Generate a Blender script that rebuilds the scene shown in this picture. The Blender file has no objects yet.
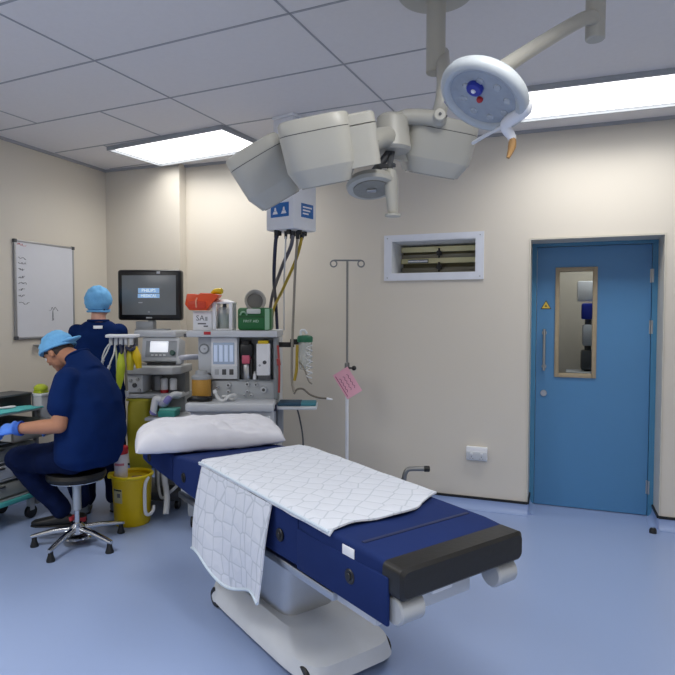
import bpy, bmesh, math, random
from mathutils import Vector as V, Matrix, Euler, noise as mn
random.seed(7)
PI = math.pi
SC = bpy.context.scene
COL = SC.collection

# ------------------------------------------------------------------ camera
FPX, YAW, PITCH, ROLL, HC = 594.26, 0.355, 0.0373, 0.0019, 1.5028
_f = V((-math.sin(YAW)*math.cos(PITCH), math.cos(YAW)*math.cos(PITCH), -math.sin(PITCH)))
_r0 = V((math.cos(YAW), math.sin(YAW), 0)); _u0 = _r0.cross(_f)
_r = math.cos(ROLL)*_r0 + math.sin(ROLL)*_u0
_u = -math.sin(ROLL)*_r0 + math.cos(ROLL)*_u0
CO = V((0, 0, HC))
def ray(px, py): return (px-337.5)/FPX*_r - (py-337.5)/FPX*_u + _f
def at(px, py, d): return CO + ray(px, py)*d            # point at forward distance d
def atz(px, py, z):
    q = ray(px, py); return CO + q*((z-HC)/q.z)
def aty(px, py, y):
    q = ray(px, py); return CO + q*(y/q.y)
cd = bpy.data.cameras.new('camera'); cam = bpy.data.objects.new('camera', cd); COL.objects.link(cam)
m3 = Matrix((_r, _u, -_f)).transposed()
cam.matrix_world = Matrix.Translation(CO) @ m3.to_4x4()
cd.sensor_width = 36; cd.lens = FPX/675*36; cd.clip_start = .05; cd.clip_end = 60
SC.camera = cam

# ------------------------------------------------------------------ materials
def lin(c): return tuple((x/12.92 if x <= .04045 else ((x+.055)/1.055)**2.4) for x in c)
def hexc(h): return lin(tuple(int(h[i:i+2], 16)/255 for i in (0, 2, 4)))
MATS = {}
def mat(name, h, rough=.5, metal=0, var=.06, scale=12, bump=0, bscale=60, trans=0, alpha=1, emit=0, coat=0, sheen=0, spec=.5):
    if name in MATS: return MATS[name]
    m = bpy.data.materials.new(name); m.use_nodes = True
    nt = m.node_tree; p = nt.nodes['Principled BSDF']
    c = hexc(h)
    p.inputs['Roughness'].default_value = rough; p.inputs['Metallic'].default_value = metal
    p.inputs['Specular IOR Level'].default_value = spec
    if trans: p.inputs['Transmission Weight'].default_value = trans; p.inputs['IOR'].default_value = 1.3
    if alpha < 1: p.inputs['Alpha'].default_value = alpha
    if coat: p.inputs['Coat Weight'].default_value = coat
    if sheen: p.inputs['Sheen Weight'].default_value = sheen
    tc = nt.nodes.new('ShaderNodeTexCoord')
    nz = nt.nodes.new('ShaderNodeTexNoise'); nz.inputs['Scale'].default_value = scale; nz.inputs['Detail'].default_value = 4
    nt.links.new(tc.outputs['Object'], nz.inputs['Vector'])
    mx = nt.nodes.new('ShaderNodeMix'); mx.data_type = 'RGBA'
    mx.inputs['A'].default_value = tuple(max(0, x*(1-var)) for x in c)+(1,)
    mx.inputs['B'].default_value = tuple(min(1, x*(1+var)) for x in c)+(1,)
    nt.links.new(nz.outputs['Fac'], mx.inputs['Factor'])
    nt.links.new(mx.outputs['Result'], p.inputs['Base Color'])
    if emit:
        p.inputs['Emission Strength'].default_value = emit
        p.inputs['Emission Color'].default_value = c+(1,)
    if bump:
        n2 = nt.nodes.new('ShaderNodeTexNoise'); n2.inputs['Scale'].default_value = bscale; n2.inputs['Detail'].default_value = 3
        nt.links.new(tc.outputs['Object'], n2.inputs['Vector'])
        b = nt.nodes.new('ShaderNodeBump'); b.inputs['Strength'].default_value = bump; b.inputs['Distance'].default_value = .01
        nt.links.new(n2.outputs['Fac'], b.inputs['Height']); nt.links.new(b.outputs['Normal'], p.inputs['Normal'])
    MATS[name] = m; return m

WALL = mat('wall_cladding', 'd9d2c5', .45, var=.015, scale=1.5)
CEIL = mat('ceiling_tile', 'e4e1e0', .9, var=.03, scale=40, bump=.05, bscale=200)
TBAR = mat('ceiling_grid_metal', 'a4a6ab', .6)
FLOOR = mat('vinyl_floor', '95a8cf', .3, var=.03, scale=180)
BLACKR = mat('black_rubber', '131416', .5)
DOORB = mat('door_blue_laminate', '5086b4', .38, var=.02, scale=2)
FRAMEB = mat('door_frame_blue', '4683aa', .45)
WOOD = mat('pale_wood_bead', 'a8987c', .5, var=.15, scale=25)
STEEL = mat('brushed_steel', 'b4b6b8', .3, 1)
CHROME = mat('chrome', 'cfd1d4', .14, 1)
DSTEEL = mat('dull_steel', '8b8c8c', .42, .9)
WHITE = mat('white_plastic', 'e6e8ec', .4)
OFFW = mat('offwhite_lamp_plastic', 'b3b1a7', .38, var=.02)
OFFW2 = mat('offwhite_lamp_shell_lower', 'c9c8bf', .42, var=.02)
GREYP = mat('grey_plastic', 'a5a9ad', .45)
LGREY = mat('light_grey_panel', 'c8ccd1', .4)
DGREY = mat('dark_grey_plastic', '4a4c50', .5)
BLACK = mat('black_plastic', '101012', .4)
BEZEL = mat('black_bezel', '0d0d0f', .3)
NAVY = mat('navy_mattress_cover', '16295c', .85, var=.1, scale=8, bump=.15, bscale=18, spec=.2)
NAVYS = mat('navy_strap', '131f48', .7)
BVINYL = mat('black_vinyl', '121212', .45, bump=.1, bscale=40)
SCRUB = mat('navy_scrub_cotton', '0c2556', .9, var=.18, scale=9, bump=.25, bscale=30, spec=.12)
SCRUBD = mat('dark_navy_scrub_cotton', '0a1738', .9, var=.18, scale=9, bump=.25, bscale=30, spec=.12)
CAP = mat('light_blue_theatre_cap', '6fb2e4', .8, var=.14, scale=22, bump=.4, bscale=55)
SKIN = mat('skin', 'ad7a5e', .55, var=.08, scale=14)
SKIN2 = mat('fair_skin', 'd3a08c', .55, var=.06, scale=14)
HAIR = mat('dark_grey_hair', '3a3230', .8, bump=.5, bscale=160)
GLOVE = mat('blue_nitrile', '4f86e8', .4, bump=.2, bscale=60)
SHOE = mat('black_shoe', '141416', .5)
RED = mat('red_plastic', 'b3202a', .4)
ORANGE = mat('orange_plastic', 'e8501c', .4, var=.15)
YELLOW = mat('yellow_plastic', 'd9b900', .4, var=.06)
YELL2 = mat('yellow_waste_plastic', 'b9b02a', .45, var=.12)
LIME = mat('lime_plastic', 'b5c62c', .45)
TEAL = mat('teal_drape', '4fb0b0', .7, var=.12)
GREEN = mat('green_case', '14652f', .4)
GREENL = mat('light_green', '8fb89a', .5)
LINEN = mat('white_linen', 'd6d7df', .85, var=.03, bump=.25, bscale=14)
PINK = mat('pink_card', 'f0b4c4', .7)
AMBER = mat('amber_granules', 'b98b3a', .5, var=.25, scale=160)
CREAMY = mat('cream_yellow_bar', 'efe8b8', .4)
LILAC = mat('lilac_plastic', '8c86c8', .4)
BLUEL = mat('blue_label', '1f68b0', .45)
BLUED = mat('deep_blue_plastic', '1d2f9c', .35)
CLEAR = mat('clear_plastic', 'dfe6ea', .12, trans=.0, alpha=.35)
GLASS = mat('window_glass', 'eef4f4', .03, trans=1, var=0)
GLASS.node_tree.nodes['Principled BSDF'].inputs['IOR'].default_value = 1.02
SCREEN = mat('dark_screen', '666b6e', .25, emit=.16)
SCREENW = mat('lit_screen', 'e8ecf4', .3, emit=.55)
SCREENB = mat('lcd_blue_grey', '8d9db4', .3, emit=.2)
LOGOB = mat('screen_blue_band', '8fb6dc', .4, emit=.35)
LOGOW = mat('screen_white_text', 'e8f0fa', .4, emit=.5)
INK = mat('black_ink', '5d5f68', .6)
INKR = mat('red_ink', 'c0473c', .6)
BOARD = mat('whiteboard_surface', 'd7d9e0', .3, var=.02)
TAPE = mat('brown_tape', 'a67f4d', .6, var=.2)
LENS = mat('lamp_lens', 'a9a79c', .25, var=.1, scale=50)
HOSED = mat('dark_blue_hose', '23273f', .45)
HOSEG = mat('grey_hose', '8a8478', .5)
HOSEY = mat('yellow_hose', 'b59a2c', .45)
HOSEW = mat('white_hose', 'd5d7d8', .4)
DRAWER = mat('grey_drawer', '9c9f9a', .5)
LAMPON = mat('lit_diffuser', 'ffffff', .5, emit=2.2, var=0)
LAMPON2 = mat('lit_diffuser_by_wall', 'ffffff', .5, emit=2.2, var=0)
CORW = mat('corridor_wall', 'd2cabb', .6)

# quilted pad: hexagon-ish stitched lines
def pad_mat():
    m = bpy.data.materials.new('quilted_pad'); m.use_nodes = True
    nt = m.node_tree; p = nt.nodes['Principled BSDF']; p.inputs['Roughness'].default_value = .9
    tc = nt.nodes.new('ShaderNodeTexCoord'); vo = nt.nodes.new('ShaderNodeTexVoronoi')
    vo.feature = 'DISTANCE_TO_EDGE'; vo.inputs['Scale'].default_value = 13; vo.inputs['Randomness'].default_value = .35
    nt.links.new(tc.outputs['Object'], vo.inputs['Vector'])
    cr = nt.nodes.new('ShaderNodeValToRGB')
    cr.color_ramp.elements[0].position = .0; cr.color_ramp.elements[0].color = hexc('b3bbc6')+(1,)
    cr.color_ramp.elements[1].position = .06; cr.color_ramp.elements[1].color = hexc('cfd4de')+(1,)
    nt.links.new(vo.outputs['Distance'], cr.inputs['Fac']); nt.links.new(cr.outputs['Color'], p.inputs['Base Color'])
    b = nt.nodes.new('ShaderNodeBump'); b.inputs['Strength'].default_value = .5; b.inputs['Distance'].default_value = .01
    nt.links.new(vo.outputs['Distance'], b.inputs['Height']); nt.links.new(b.outputs['Normal'], p.inputs['Normal'])
    return m
PAD = pad_mat()

# ------------------------------------------------------------------ builders
FR = Matrix.Identity(4)
WORLD = {}
def frame(loc=(0, 0, 0), rz=0, rx=0, ry=0):
    global FR
    FR = Matrix.Translation(V(loc)) @ Euler((rx, ry, rz)).to_matrix().to_4x4(); return FR
def link(o, parent, wm):
    COL.objects.link(o); WORLD[o.name] = wm
    if parent:
        o.parent = parent; o.matrix_parent_inverse = WORLD[parent.name].inverted()
    o.matrix_basis = wm
def thing(name, label, cat, loc=None, group=None):
    """Empty at the base of a thing; loc is given in the current frame."""
    o = bpy.data.objects.new(name, None); o.empty_display_size = .1
    p = FR @ V(loc if loc else (0, 0, 0))
    link(o, None, Matrix.Translation(p))
    return tag(o, label, cat, group)
def tag(o, label, cat=None, group=None, kind=None):
    if label: o['label'] = label
    if cat: o['category'] = cat
    if group: o['group'] = group
    if kind: o['kind'] = kind
    return o
def obj(name, bm, m, parent=None, label=None, sharp=35, world=False):
    if not world: bm.transform(FR)
    bmesh.ops.recalc_face_normals(bm, faces=bm.faces[:])
    lo = V((1e9,)*3); hi = -lo
    for v in bm.verts:
        for i in range(3): lo[i] = min(lo[i], v.co[i]); hi[i] = max(hi[i], v.co[i])
    c = (lo+hi)/2
    bm.transform(Matrix.Translation(-c))
    me = bpy.data.meshes.new(name); bm.to_mesh(me); bm.free()
    me.shade_smooth(); me.set_sharp_from_angle(angle=math.radians(sharp))
    me.materials.append(m)
    o = bpy.data.objects.new(name, me); link(o, parent, Matrix.Translation(c))
    if label: o['label'] = label
    return o
def struct(name, bm, m, world=False):
    o = obj(name, bm, m, world=world); o['kind'] = 'structure'; return o
def B(): return bmesh.new()
def bev(bm, vs, r, seg=2):
    es = set()
    for v in vs:
        for e in v.link_edges: es.add(e)
    bmesh.ops.bevel(bm, geom=list(es), offset=r, segments=seg, affect='EDGES', profile=.5)
def box(bm, x0, x1, y0, y1, z0, z1, r=0, M=None, seg=2):
    vs = [bm.verts.new((x, y, z)) for x in (x0, x1) for y in (y0, y1) for z in (z0, z1)]
    for f in ((0, 1, 3, 2), (4, 6, 7, 5), (0, 4, 5, 1), (2, 3, 7, 6), (0, 2, 6, 4), (1, 5, 7, 3)):
        bm.faces.new([vs[i] for i in f])
    if M is not None: bmesh.ops.transform(bm, matrix=M, verts=vs)
    if r: bev(bm, vs, r, seg)
    return bm
def bx(*a, **k): return box(B(), *a, **k)
def basis(d):
    d = V(d).normalized(); a = V((0, 0, 1)) if abs(d.z) < .95 else V((1, 0, 0))
    x = a.cross(d).normalized(); return x, d.cross(x)
def ring(bm, c, x, y, rx, ry, n): return [bm.verts.new(V(c)+x*rx*math.cos(2*PI*i/n)+y*ry*math.sin(2*PI*i/n)) for i in range(n)]
def skin(bm, rings, cap=True):
    for a, b in zip(rings, rings[1:]):
        n = len(a)
        for i in range(n): bm.faces.new((a[i], a[(i+1) % n], b[(i+1) % n], b[i]))
    if cap:
        bm.faces.new(rings[0][::-1]); bm.faces.new(rings[-1])
def cyl(bm, p0, p1, r0, r1=None, n=20, bevel=0):
    r1 = r0 if r1 is None else r1
    p0 = V(p0); p1 = V(p1); x, y = basis(p1-p0); d = (p1-p0).normalized()
    rs = []
    if bevel:
        for t, k in ((0, -bevel), (bevel, 0)): rs.append(ring(bm, p0+d*t, x, y, r0+k, r0+k, n))
        for t, k in ((-bevel, 0), (0, -bevel)): rs.append(ring(bm, p1+d*t, x, y, r1+k, r1+k, n))
    else: rs = [ring(bm, p0, x, y, r0, r0, n), ring(bm, p1, x, y, r1, r1, n)]
    skin(bm, rs); return bm
def catmull(pts, sub=6):
    P = [V(p) for p in pts]
    if len(P) < 3: return P
    out = []; Q = [P[0]*2-P[1]]+P+[P[-1]*2-P[-2]]
    for i in range(1, len(Q)-2):
        a, b, c, d = Q[i-1:i+3]
        for k in range(sub):
            t = k/sub; out.append(.5*((2*b)+(c-a)*t+(2*a-5*b+4*c-d)*t*t+(3*b-a-3*c+d)*t**3))
    out.append(P[-1]); return out
def tube(bm, pts, r, n=8, sub=6, smooth=True):
    P = catmull(pts, sub) if smooth else [V(p) for p in pts]
    rr = r if isinstance(r, (list, tuple)) else None
    rs = []; px = None
    for i, q in enumerate(P):
        d = (P[min(i+1, len(P)-1)]-P[max(i-1, 0)]).normalized()
        if px is None: x, y = basis(d)
        else:
            x = (px-d*px.dot(d)).normalized(); y = d.cross(x)
        px = x
        if rr:
            t = i/(len(P)-1)*(len(rr)-1); k = min(int(t), len(rr)-2); ra = rr[k]+(rr[k+1]-rr[k])*(t-k)
        else: ra = r
        rs.append(ring(bm, q, x, y, ra, ra, n))
    skin(bm, rs); return bm
def limb(bm, pts, rad, n=14, sub=5):
    """tapered round-ended limb through joints"""
    tube(bm, pts, rad, n=n, sub=sub)
    ball(bm, pts[0], (rad[0],)*3); ball(bm, pts[-1], (rad[-1],)*3)
    return bm
def ball(bm, c, r, M=None, u=16, v=10):
    g = bmesh.ops.create_uvsphere(bm, u_segments=u, v_segments=v, radius=1)['verts']
    T = Matrix.Translation(V(c)) @ (M.to_4x4() if M is not None else Matrix.Identity(4)) @ Matrix.Diagonal((r[0], r[1], r[2], 1))
    bmesh.ops.transform(bm, matrix=T, verts=g); return bm
def lathe(bm, prof, c=(0, 0, 0), n=28, M=None, cap=True):
    T = Matrix.Translation(V(c)) @ (M.to_4x4() if M is not None else Matrix.Identity(4))
    rs = [[bm.verts.new(T @ V((r*math.cos(2*PI*i/n), r*math.sin(2*PI*i/n), z))) for i in range(n)] for r, z in prof]
    skin(bm, rs, cap); return bm
def torus(bm, c, R, r, M=None, n=28, k=8, a0=0, a1=2*PI):
    T = Matrix.Translation(V(c)) @ (M.to_4x4() if M is not None else Matrix.Identity(4))
    full = abs(a1-a0-2*PI) < 1e-6; rs = []
    for i in range(n if full else n+1):
        a = a0+(a1-a0)*i/n
        rs.append([bm.verts.new(T @ V(((R+r*math.cos(2*PI*j/k))*math.cos(a), (R+r*math.cos(2*PI*j/k))*math.sin(a), r*math.sin(2*PI*j/k)))) for j in range(k)])
    if full:
        rs.append(rs[0]); skin(bm, rs, False)
    else: skin(bm, rs)
    return bm
def prism(bm, poly, M, depth):
    """polygon in local xy, extruded along local z by depth"""
    a = [bm.verts.new(M @ V((x, y, 0))) for x, y in poly]; b = [bm.verts.new(M @ V((x, y, depth))) for x, y in poly]
    skin(bm, [a, b]); return bm
def basisM(o, x, y):
    x = V(x).normalized(); y = V(y).normalized(); z = x.cross(y)
    return Matrix.Translation(V(o)) @ Matrix((x, y, z)).transposed().to_4x4()
def loft(bm, secs, n=24, cap=True, p=2.0):
    """secs: (centre, xdir, ydir, rx, ry) superelliptic sections"""
    rs = []
    for c, x, y, rx, ry in secs:
        r = []
        for i in range(n):
            a = 2*PI*i/n; ca, sa = math.cos(a), math.sin(a)
            r.append(bm.verts.new(V(c)+V(x)*rx*math.copysign(abs(ca)**(2/p), ca)+V(y)*ry*math.copysign(abs(sa)**(2/p), sa)))
        rs.append(r)
    skin(bm, rs, cap); return bm
def voxel(bm, size, smooth=3, sub=False):
    me = bpy.data.meshes.new('tmp'); bm.to_mesh(me); bm.free()
    o = bpy.data.objects.new('tmp', me); COL.objects.link(o)
    r = o.modifiers.new('r', 'REMESH'); r.mode = 'VOXEL'; r.voxel_size = size
    s = o.modifiers.new('s', 'SMOOTH'); s.factor = .5; s.iterations = smooth
    dg = bpy.context.evaluated_depsgraph_get(); dg.update()
    e = bpy.data.meshes.new_from_object(o.evaluated_get(dg))
    nb = bmesh.new(); nb.from_mesh(e)
    bpy.data.objects.remove(o); bpy.data.meshes.remove(me); bpy.data.meshes.remove(e)
    return nb
def text(name, body, size, M, m, parent, align='CENTER'):
    """flat raised lettering; M maps text xy plane into the current frame"""
    cu = bpy.data.curves.new('t', 'FONT'); cu.body = body; cu.size = size; cu.extrude = .0006; cu.align_x = align; cu.align_y = 'CENTER'
    cu.resolution_u = 2
    o = bpy.data.objects.new('t', cu); COL.objects.link(o)
    dg = bpy.context.evaluated_depsgraph_get(); dg.update()
    me = bpy.data.meshes.new_from_object(o.evaluated_get(dg))
    bm = bmesh.new(); bm.from_mesh(me); bm.transform(M)
    bpy.data.objects.remove(o); bpy.data.curves.remove(cu); bpy.data.meshes.remove(me)
    return obj(name, bm, m, parent)

# ================================================================== ROOM
YB, XL, XR, YF, H = 4.665, -4.04, 1.85, -2.3, 2.87
OX0, OX1, OZ = -.196, .686, 2.065                    # door opening
VX0, VX1, VZ0, VZ1 = -1.267, -.595, 1.835, 2.10      # ventilation opening
WT = .36
frame()
struct('floor', bx(XL-.1, XR+.1, YF-.1, 6.75, -.12, 0), FLOOR)
struct('ceiling', bx(XL-.1, XR+.1, YF-.1, YB+WT, H, H+.12), CEIL)
b = B()
box(b, XL-.1, VX0, YB, YB+WT, 0, H); box(b, VX0, VX1, YB, YB+WT, 0, VZ0); box(b, VX0, VX1, YB, YB+WT, VZ1, H)
box(b, VX1, OX0, YB, YB+WT, 0, H); box(b, OX0, OX1, YB, YB+WT, OZ, H); box(b, OX1, XR+.1, YB, YB+WT, 0, H)
struct('wall_back', b, WALL)
struct('wall_back_left', bx(XL, -3.215, YB-.10, YB, 0, H), WALL)
struct('wall_left', bx(XL-.12, XL, YF-.1, YB, 0, H), WALL)
struct('wall_right', bx(XR, XR+.12, YF-.1, YB, 0, H), WALL)
struct('wall_front', bx(XL, XR, YF-.12, YF, 0, H), WALL)
# coved vinyl skirting with black capping strip
def skirt(name, tname, runs):
    b = B(); c = B()
    for (x0, y0, x1, y1, nx, ny) in runs:
        d = V((x1-x0, y1-y0, 0)); L = d.length; d.normalize(); n = V((nx, ny, 0))
        M = Matrix.Translation((x0, y0, 0)) @ Matrix((d, n, V((0, 0, 1)))).transposed().to_4x4()
        pr = [(0, 0), (.05, 0), (.05, .004), (.03, .008), (.016, .02), (.009, .04), (.007, .078), (0, .078)]
        a0 = [b.verts.new(M @ V((0, p, q))) for p, q in pr]; a1 = [b.verts.new(M @ V((L, p, q))) for p, q in pr]
        skin(b, [a0, a1])
        vs0 = len(c.verts); box(c, 0, L, 0, .011, .078, .096, M=M)
    struct(name, b, FLOOR); struct(tname, c, BLACKR)
skirt('baseboard_back', 'trim_1', [(-3.215, YB, OX0, YB, 0, -1), (OX1, YB, XR, YB, 0, -1)])
skirt('baseboard_left', 'trim_2', [(XL, YF, XL, YB-.1, 1, 0), (XL, YB-.1, -3.215, YB-.1, 0, -1)])
skirt('baseboard_door', 'trim_3', [(OX1, YB, OX1, YB+.265, -1, 0), (OX0, YB, OX0, YB+.265, 1, 0)])
# ceiling grid
b = B()
RZ = math.radians(-4.5); GM = Matrix.Translation((-3.3, 3.87, 0)) @ Matrix.Rotation(RZ, 4, 'Z') @ Matrix.Translation((3.3, -3.87, 0))
for k in range(-8, 2):
    y = 3.87+.6*k
    box(b, -4.0, -.5, y-.006, y+.006, H-.003, H+.002, M=GM)
    for j in range(0, 3):
        x = -3.46+1.2*j
        if k == -1 and j == 0: x += .6
        if k < 1: box(b, x-.005, x+.005, y, y+.6, H-.003, H+.002, M=GM)
struct('trim_4', b, TBAR)
b = B()
for (x0, x1) in ((XL, -3.2),): pass
box(b, -3.215, XR, YB-.022, YB, H-.02, H); box(b, XL, XL+.022, YF, YB-.1, H-.02, H); box(b, XL, -3.215, YB-.122, YB-.1, H-.02, H)
struct('trim_5', b, TBAR)
def ceiling_light(x, y, rz, label, sx=1.16, sy=.565, em=None, pw=25, spread=150):
    frame((x, y, H), rz)
    t = thing('ceiling_light', label, 'ceiling light', (0, 0, -.012), 'recessed ceiling light panels')
    f = .016; b = B()
    for s in (-1, 1):
        box(b, -sx/2-f, sx/2+f, s*sy/2-(f if s < 0 else 0), s*sy/2+(f if s > 0 else 0), -.032, .002, .002)
        box(b, s*sx/2-(f if s < 0 else 0), s*sx/2+(f if s > 0 else 0), -sy/2, sy/2, -.032, .002, .002)
    obj('frame', b, GREYP, t)
    ld = bpy.data.lights.new('troffer_lamp', 'AREA'); ld.shape = 'RECTANGLE'; ld.size = sx-.02; ld.size_y = sy-.02; ld.energy = pw; ld.spread = math.radians(spread); ld.color = (1, .985, .955)
    lo_ = bpy.data.objects.new('troffer_lamp', ld); link(lo_, t, FR @ Matrix.Translation((0, 0, -.012)))
    obj('diffuser', bx(-sx/2, sx/2, -sy/2, sy/2, -.009, -.002), em or LAMPON, t)
ceiling_light(-2.83, 4.14, math.radians(-8), 'lit rectangular ceiling panel in the far left part of the ceiling, above the pendant', em=LAMPON2, pw=9)
ceiling_light(.315, 4.06, 0, 'lit rectangular ceiling panel at the right, above the blue door', em=LAMPON2, pw=11)
for x, y, l in ((-2.83, 1.2, 'lit ceiling panel over the left half of the room, behind the camera side'), (.3, 1.2, 'lit ceiling panel over the right half of the room, behind the camera side'),
                (-2.83, -1.0, 'lit ceiling panel nearest the front wall on the left'), (.3, -1.0, 'lit ceiling panel nearest the front wall on the right')):
    ceiling_light(x, y, 0, l)

# ------------------------------------------------------------------ door
frame()
PX0, PX1, PY, PZ = -.158, .646, YB+.284, 2.035
def wz(px, py): q = aty(px, py, PY); return q.x, q.z
gx0, gz1 = wz(556.5, 268.5); gx1, gz0 = wz(595, 377.5)
b = B()
box(b, PX0, gx0, PY, PY+.044, .006, PZ); box(b, gx1, PX1, PY, PY+.044, .006, PZ)
box(b, gx0, gx1, PY, PY+.044, .006, gz0); box(b, gx0, gx1, PY, PY+.044, gz1, PZ)
door = struct('door_1', b, DOORB)
tag(door, 'closed blue door with a tall narrow glazed panel', 'door')
b = B(); t_ = .026
box(b, gx0-.006, gx0+t_, PY-.012, PY+.05, gz0-.006, gz1+.006, .003); box(b, gx1-t_, gx1+.006, PY-.012, PY+.05, gz0-.006, gz1+.006, .003)
box(b, gx0+t_, gx1-t_, PY-.012, PY+.05, gz0-.006, gz0+t_, .003); box(b, gx0+t_, gx1-t_, PY-.012, PY+.05, gz1-t_, gz1+.006, .003)
bead = obj('glazing_bead', b, WOOD, door, 'pale wood glazing bead')
obj('glass_pane', bx(gx0+t_-.002, gx1-t_+.002, PY+.018, PY+.025, gz0+t_-.002, gz1-t_+.002), GLASS, door)
hx, hz1 = wz(544.5, 329); _, hz0 = wz(544, 370)
b = B(); tube(b, [(hx, PY-.045, hz0), (hx, PY-.045, hz1)], .010, n=12, smooth=False)
for z in (hz0+.03, hz1-.03): cyl(b, (hx, PY, z), (hx, PY-.05, z), .008); cyl(b, (hx, PY, z), (hx, PY-.004, z), .018)
obj('door_handle', b, STEEL, door, 'brushed steel pull handle')
lx, lz = wz(543.6, 393)
b = cyl(B(), (lx, PY, lz), (lx, PY-.008, lz), .025, bevel=.002); box(b, lx-.003, lx+.003, PY-.011, PY-.007, lz-.012, lz+.012)
obj('lock_escutcheon', b, STEEL, door)
for z in (1.80, 1.42, .22):
    b = cyl(B(), (PX1+.008, PY-.012, z-.05), (PX1+.008, PY-.012, z+.05), .010, n=12); box(b, PX1-.010, PX1+.016, PY-.006, PY, z-.05, z+.05)
    obj('hinge', b, STEEL, door)
sx, sz = wz(546, 306)
def tri(r): return [(r*math.cos(a), r*math.sin(a)) for a in (PI/2, PI/2+2*PI/3, PI/2-2*PI/3)]
SM = basisM((sx, PY-.001, sz), (1, 0, 0), (0, 0, 1))
s_ = obj('warning_sign', prism(B(), tri(.045), SM, .003), BLACK, door, 'small yellow triangular warning sign')
obj('sign_face', prism(B(), tri(.036), SM @ Matrix.Translation((0, 0, .003)), .001), mat('sign_yellow', 'e2c24a', .5), s_)
b = prism(B(), tri(.011), SM @ Matrix.Translation((0, 0, .004)), .001); obj('sign_symbol', b, BLACK, s_)
# frame in the recess
b = B()
box(b, OX0, PX0-.003, PY-.02, PY+.06, 0, OZ, 0); box(b, PX1+.003, OX1, PY-.02, PY+.06, 0, OZ, 0); box(b, PX0-.003, PX1+.003, PY-.02, PY+.06, PZ+.004, OZ, 0)
struct('trim_6', b, FRAMEB)
# the narrow edge trim of the opening
b = B(); e = .012
box(b, OX0-e, OX0, YB-.006, YB, 0.1, OZ+e); box(b, OX1, OX1+e, YB-.006, YB, .1, OZ+e); box(b, OX0, OX1, YB-.006, YB, OZ, OZ+e)
struct('trim_7', b, mat('edge_trim', 'c9c4b6', .5))
# corridor behind the door
struct('wall_corridor_back', bx(-1.4, 1.8, 6.55, 6.65, 0, 2.6), CORW)
struct('wall_corridor_left', bx(-1.5, -1.4, YB+WT, 6.65, 0, 2.6), CORW)
struct('wall_corridor_right', bx(1.8, 1.9, YB+WT, 6.65, 0, 2.6), CORW)
struct('ceiling_corridor', bx(-1.5, 1.9, YB+WT, 6.65, 2.6, 2.7), CEIL)
frame((.4, 5.85, 2.6))
t = thing('ceiling_light', 'lit panel in the corridor ceiling behind the blue door', 'ceiling light', (0, 0, -.012))
obj('frame', bx(-.32, .32, -.32, .32, -.012, .0, .003), LGREY, t); obj('diffuser', bx(-.3, .3, -.3, .3, -.017, -.011), mat('lit_corridor_diffuser', 'ffffff', .5, emit=7, var=0), t)
# apparatus seen through the door glass
q = aty(588, 330, 6.1); frame((q.x, 6.1, 0))
t = thing('equipment_trolley', 'grey equipment column with a blue box seen through the door glass', 'trolley')
b = B(); cyl(b, (0, 0, .1), (0, 0, 1.62), .03); obj('column', b, DGREY, t)
b = B(); box(b, -.2, .2, -.2, .2, .06, .1, .02); obj('base', b, GREYP, t)
for x in (-.16, .16):
    for y in (-.16, .16): obj('castor', ball(B(), (x, y, .03), (.03,)*3), BLACK, t)
obj('shelf', bx(-.19, .17, -.15, .15, .94, .98, .006), LGREY, t)
obj('monitor', bx(-.06, .12, -.07, .07, 1.47, 1.62, .012), BLUED, t, 'deep blue box')
obj('screen_head', bx(-.1, .12, -.05, .07, 1.64, 1.83, .012), WHITE, t)
obj('module', bx(-.05, .14, -.08, .08, 1.22, 1.42, .02), LGREY, t)
obj('lower_module', bx(-.06, .15, -.08, .08, .99, 1.18, .02), DGREY, t)

# ------------------------------------------------------------------ pressure damper / vent in the back wall
frame()
t = thing('wall_vent', 'white-framed ventilation opening in the wall with cream horizontal bars inside', 'vent', ((VX0+VX1)/2, YB, VZ0))
fw = .058; b = B()
for a in ((VX0-fw, VX0, VZ0-fw+.005, VZ1+fw-.012), (VX1, VX1+fw, VZ0-fw+.005, VZ1+fw-.012), (VX0, VX1, VZ1, VZ1+fw-.012), (VX0, VX1, VZ0-fw+.005, VZ0)):
    box(b, a[0], a[1], YB-.012, YB, a[2], a[3])
obj('frame', b, mat('vent_white', 'dfe3ec', .4), t)
b = B(); k = .006; YD = YB+.38
box(b, VX0, VX0+k, YB-.01, YD, VZ0, VZ1); box(b, VX1-k, VX1, YB-.01, YD, VZ0, VZ1)
box(b, VX0+k, VX1-k, YB-.01, YD, VZ0, VZ0+k); box(b, VX0+k, VX1-k, YB-.01, YD, VZ1-k, VZ1)
obj('duct_lining', b, mat('duct_white', 'e2e5ea', .45), t)
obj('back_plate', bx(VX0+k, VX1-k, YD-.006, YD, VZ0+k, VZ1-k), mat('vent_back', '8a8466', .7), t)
for z in (2.056, 1.960):
    b = bx(VX0+.01, VX1-.01, YD-.10, YD-.085, z-.022, z+.022, .004)
    obj('damper_bar', b, CREAMY, t, 'cream horizontal damper bar')
for z in (1.995, 1.885):
    obj('damper_blade', bx(VX0+.01, VX1-.01, YD-.075, YD-.065, z-.03, z+.022, .003), mat('damper_grey', '97917e', .5), t)  # blades between the bars, one even grey-brown
for z in (2.02, 1.905):
    b = cyl(B(), (-.93, YD-.13, z), (-.93, YD-.09, z), .022, n=16); cyl(b, (-.93, YD-.12, z-.04), (-.93, YD-.12, z+.04), .008)
    obj('weight_knob', b, BLACK, t)
b = cyl(B(), (-1.19, YD-.125, 1.955), (-1.02, YD-.125, 1.955), .016, n=14, bevel=.003); obj('counterweight', b, CHROME, t)
for x in (VX0-.03, VX1+.03):
    for z in (VZ0-.03, VZ1+.02): obj('screw', cyl(B(), (x, YB-.012, z), (x, YB-.015, z), .005, n=10), GREYP, t)

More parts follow.
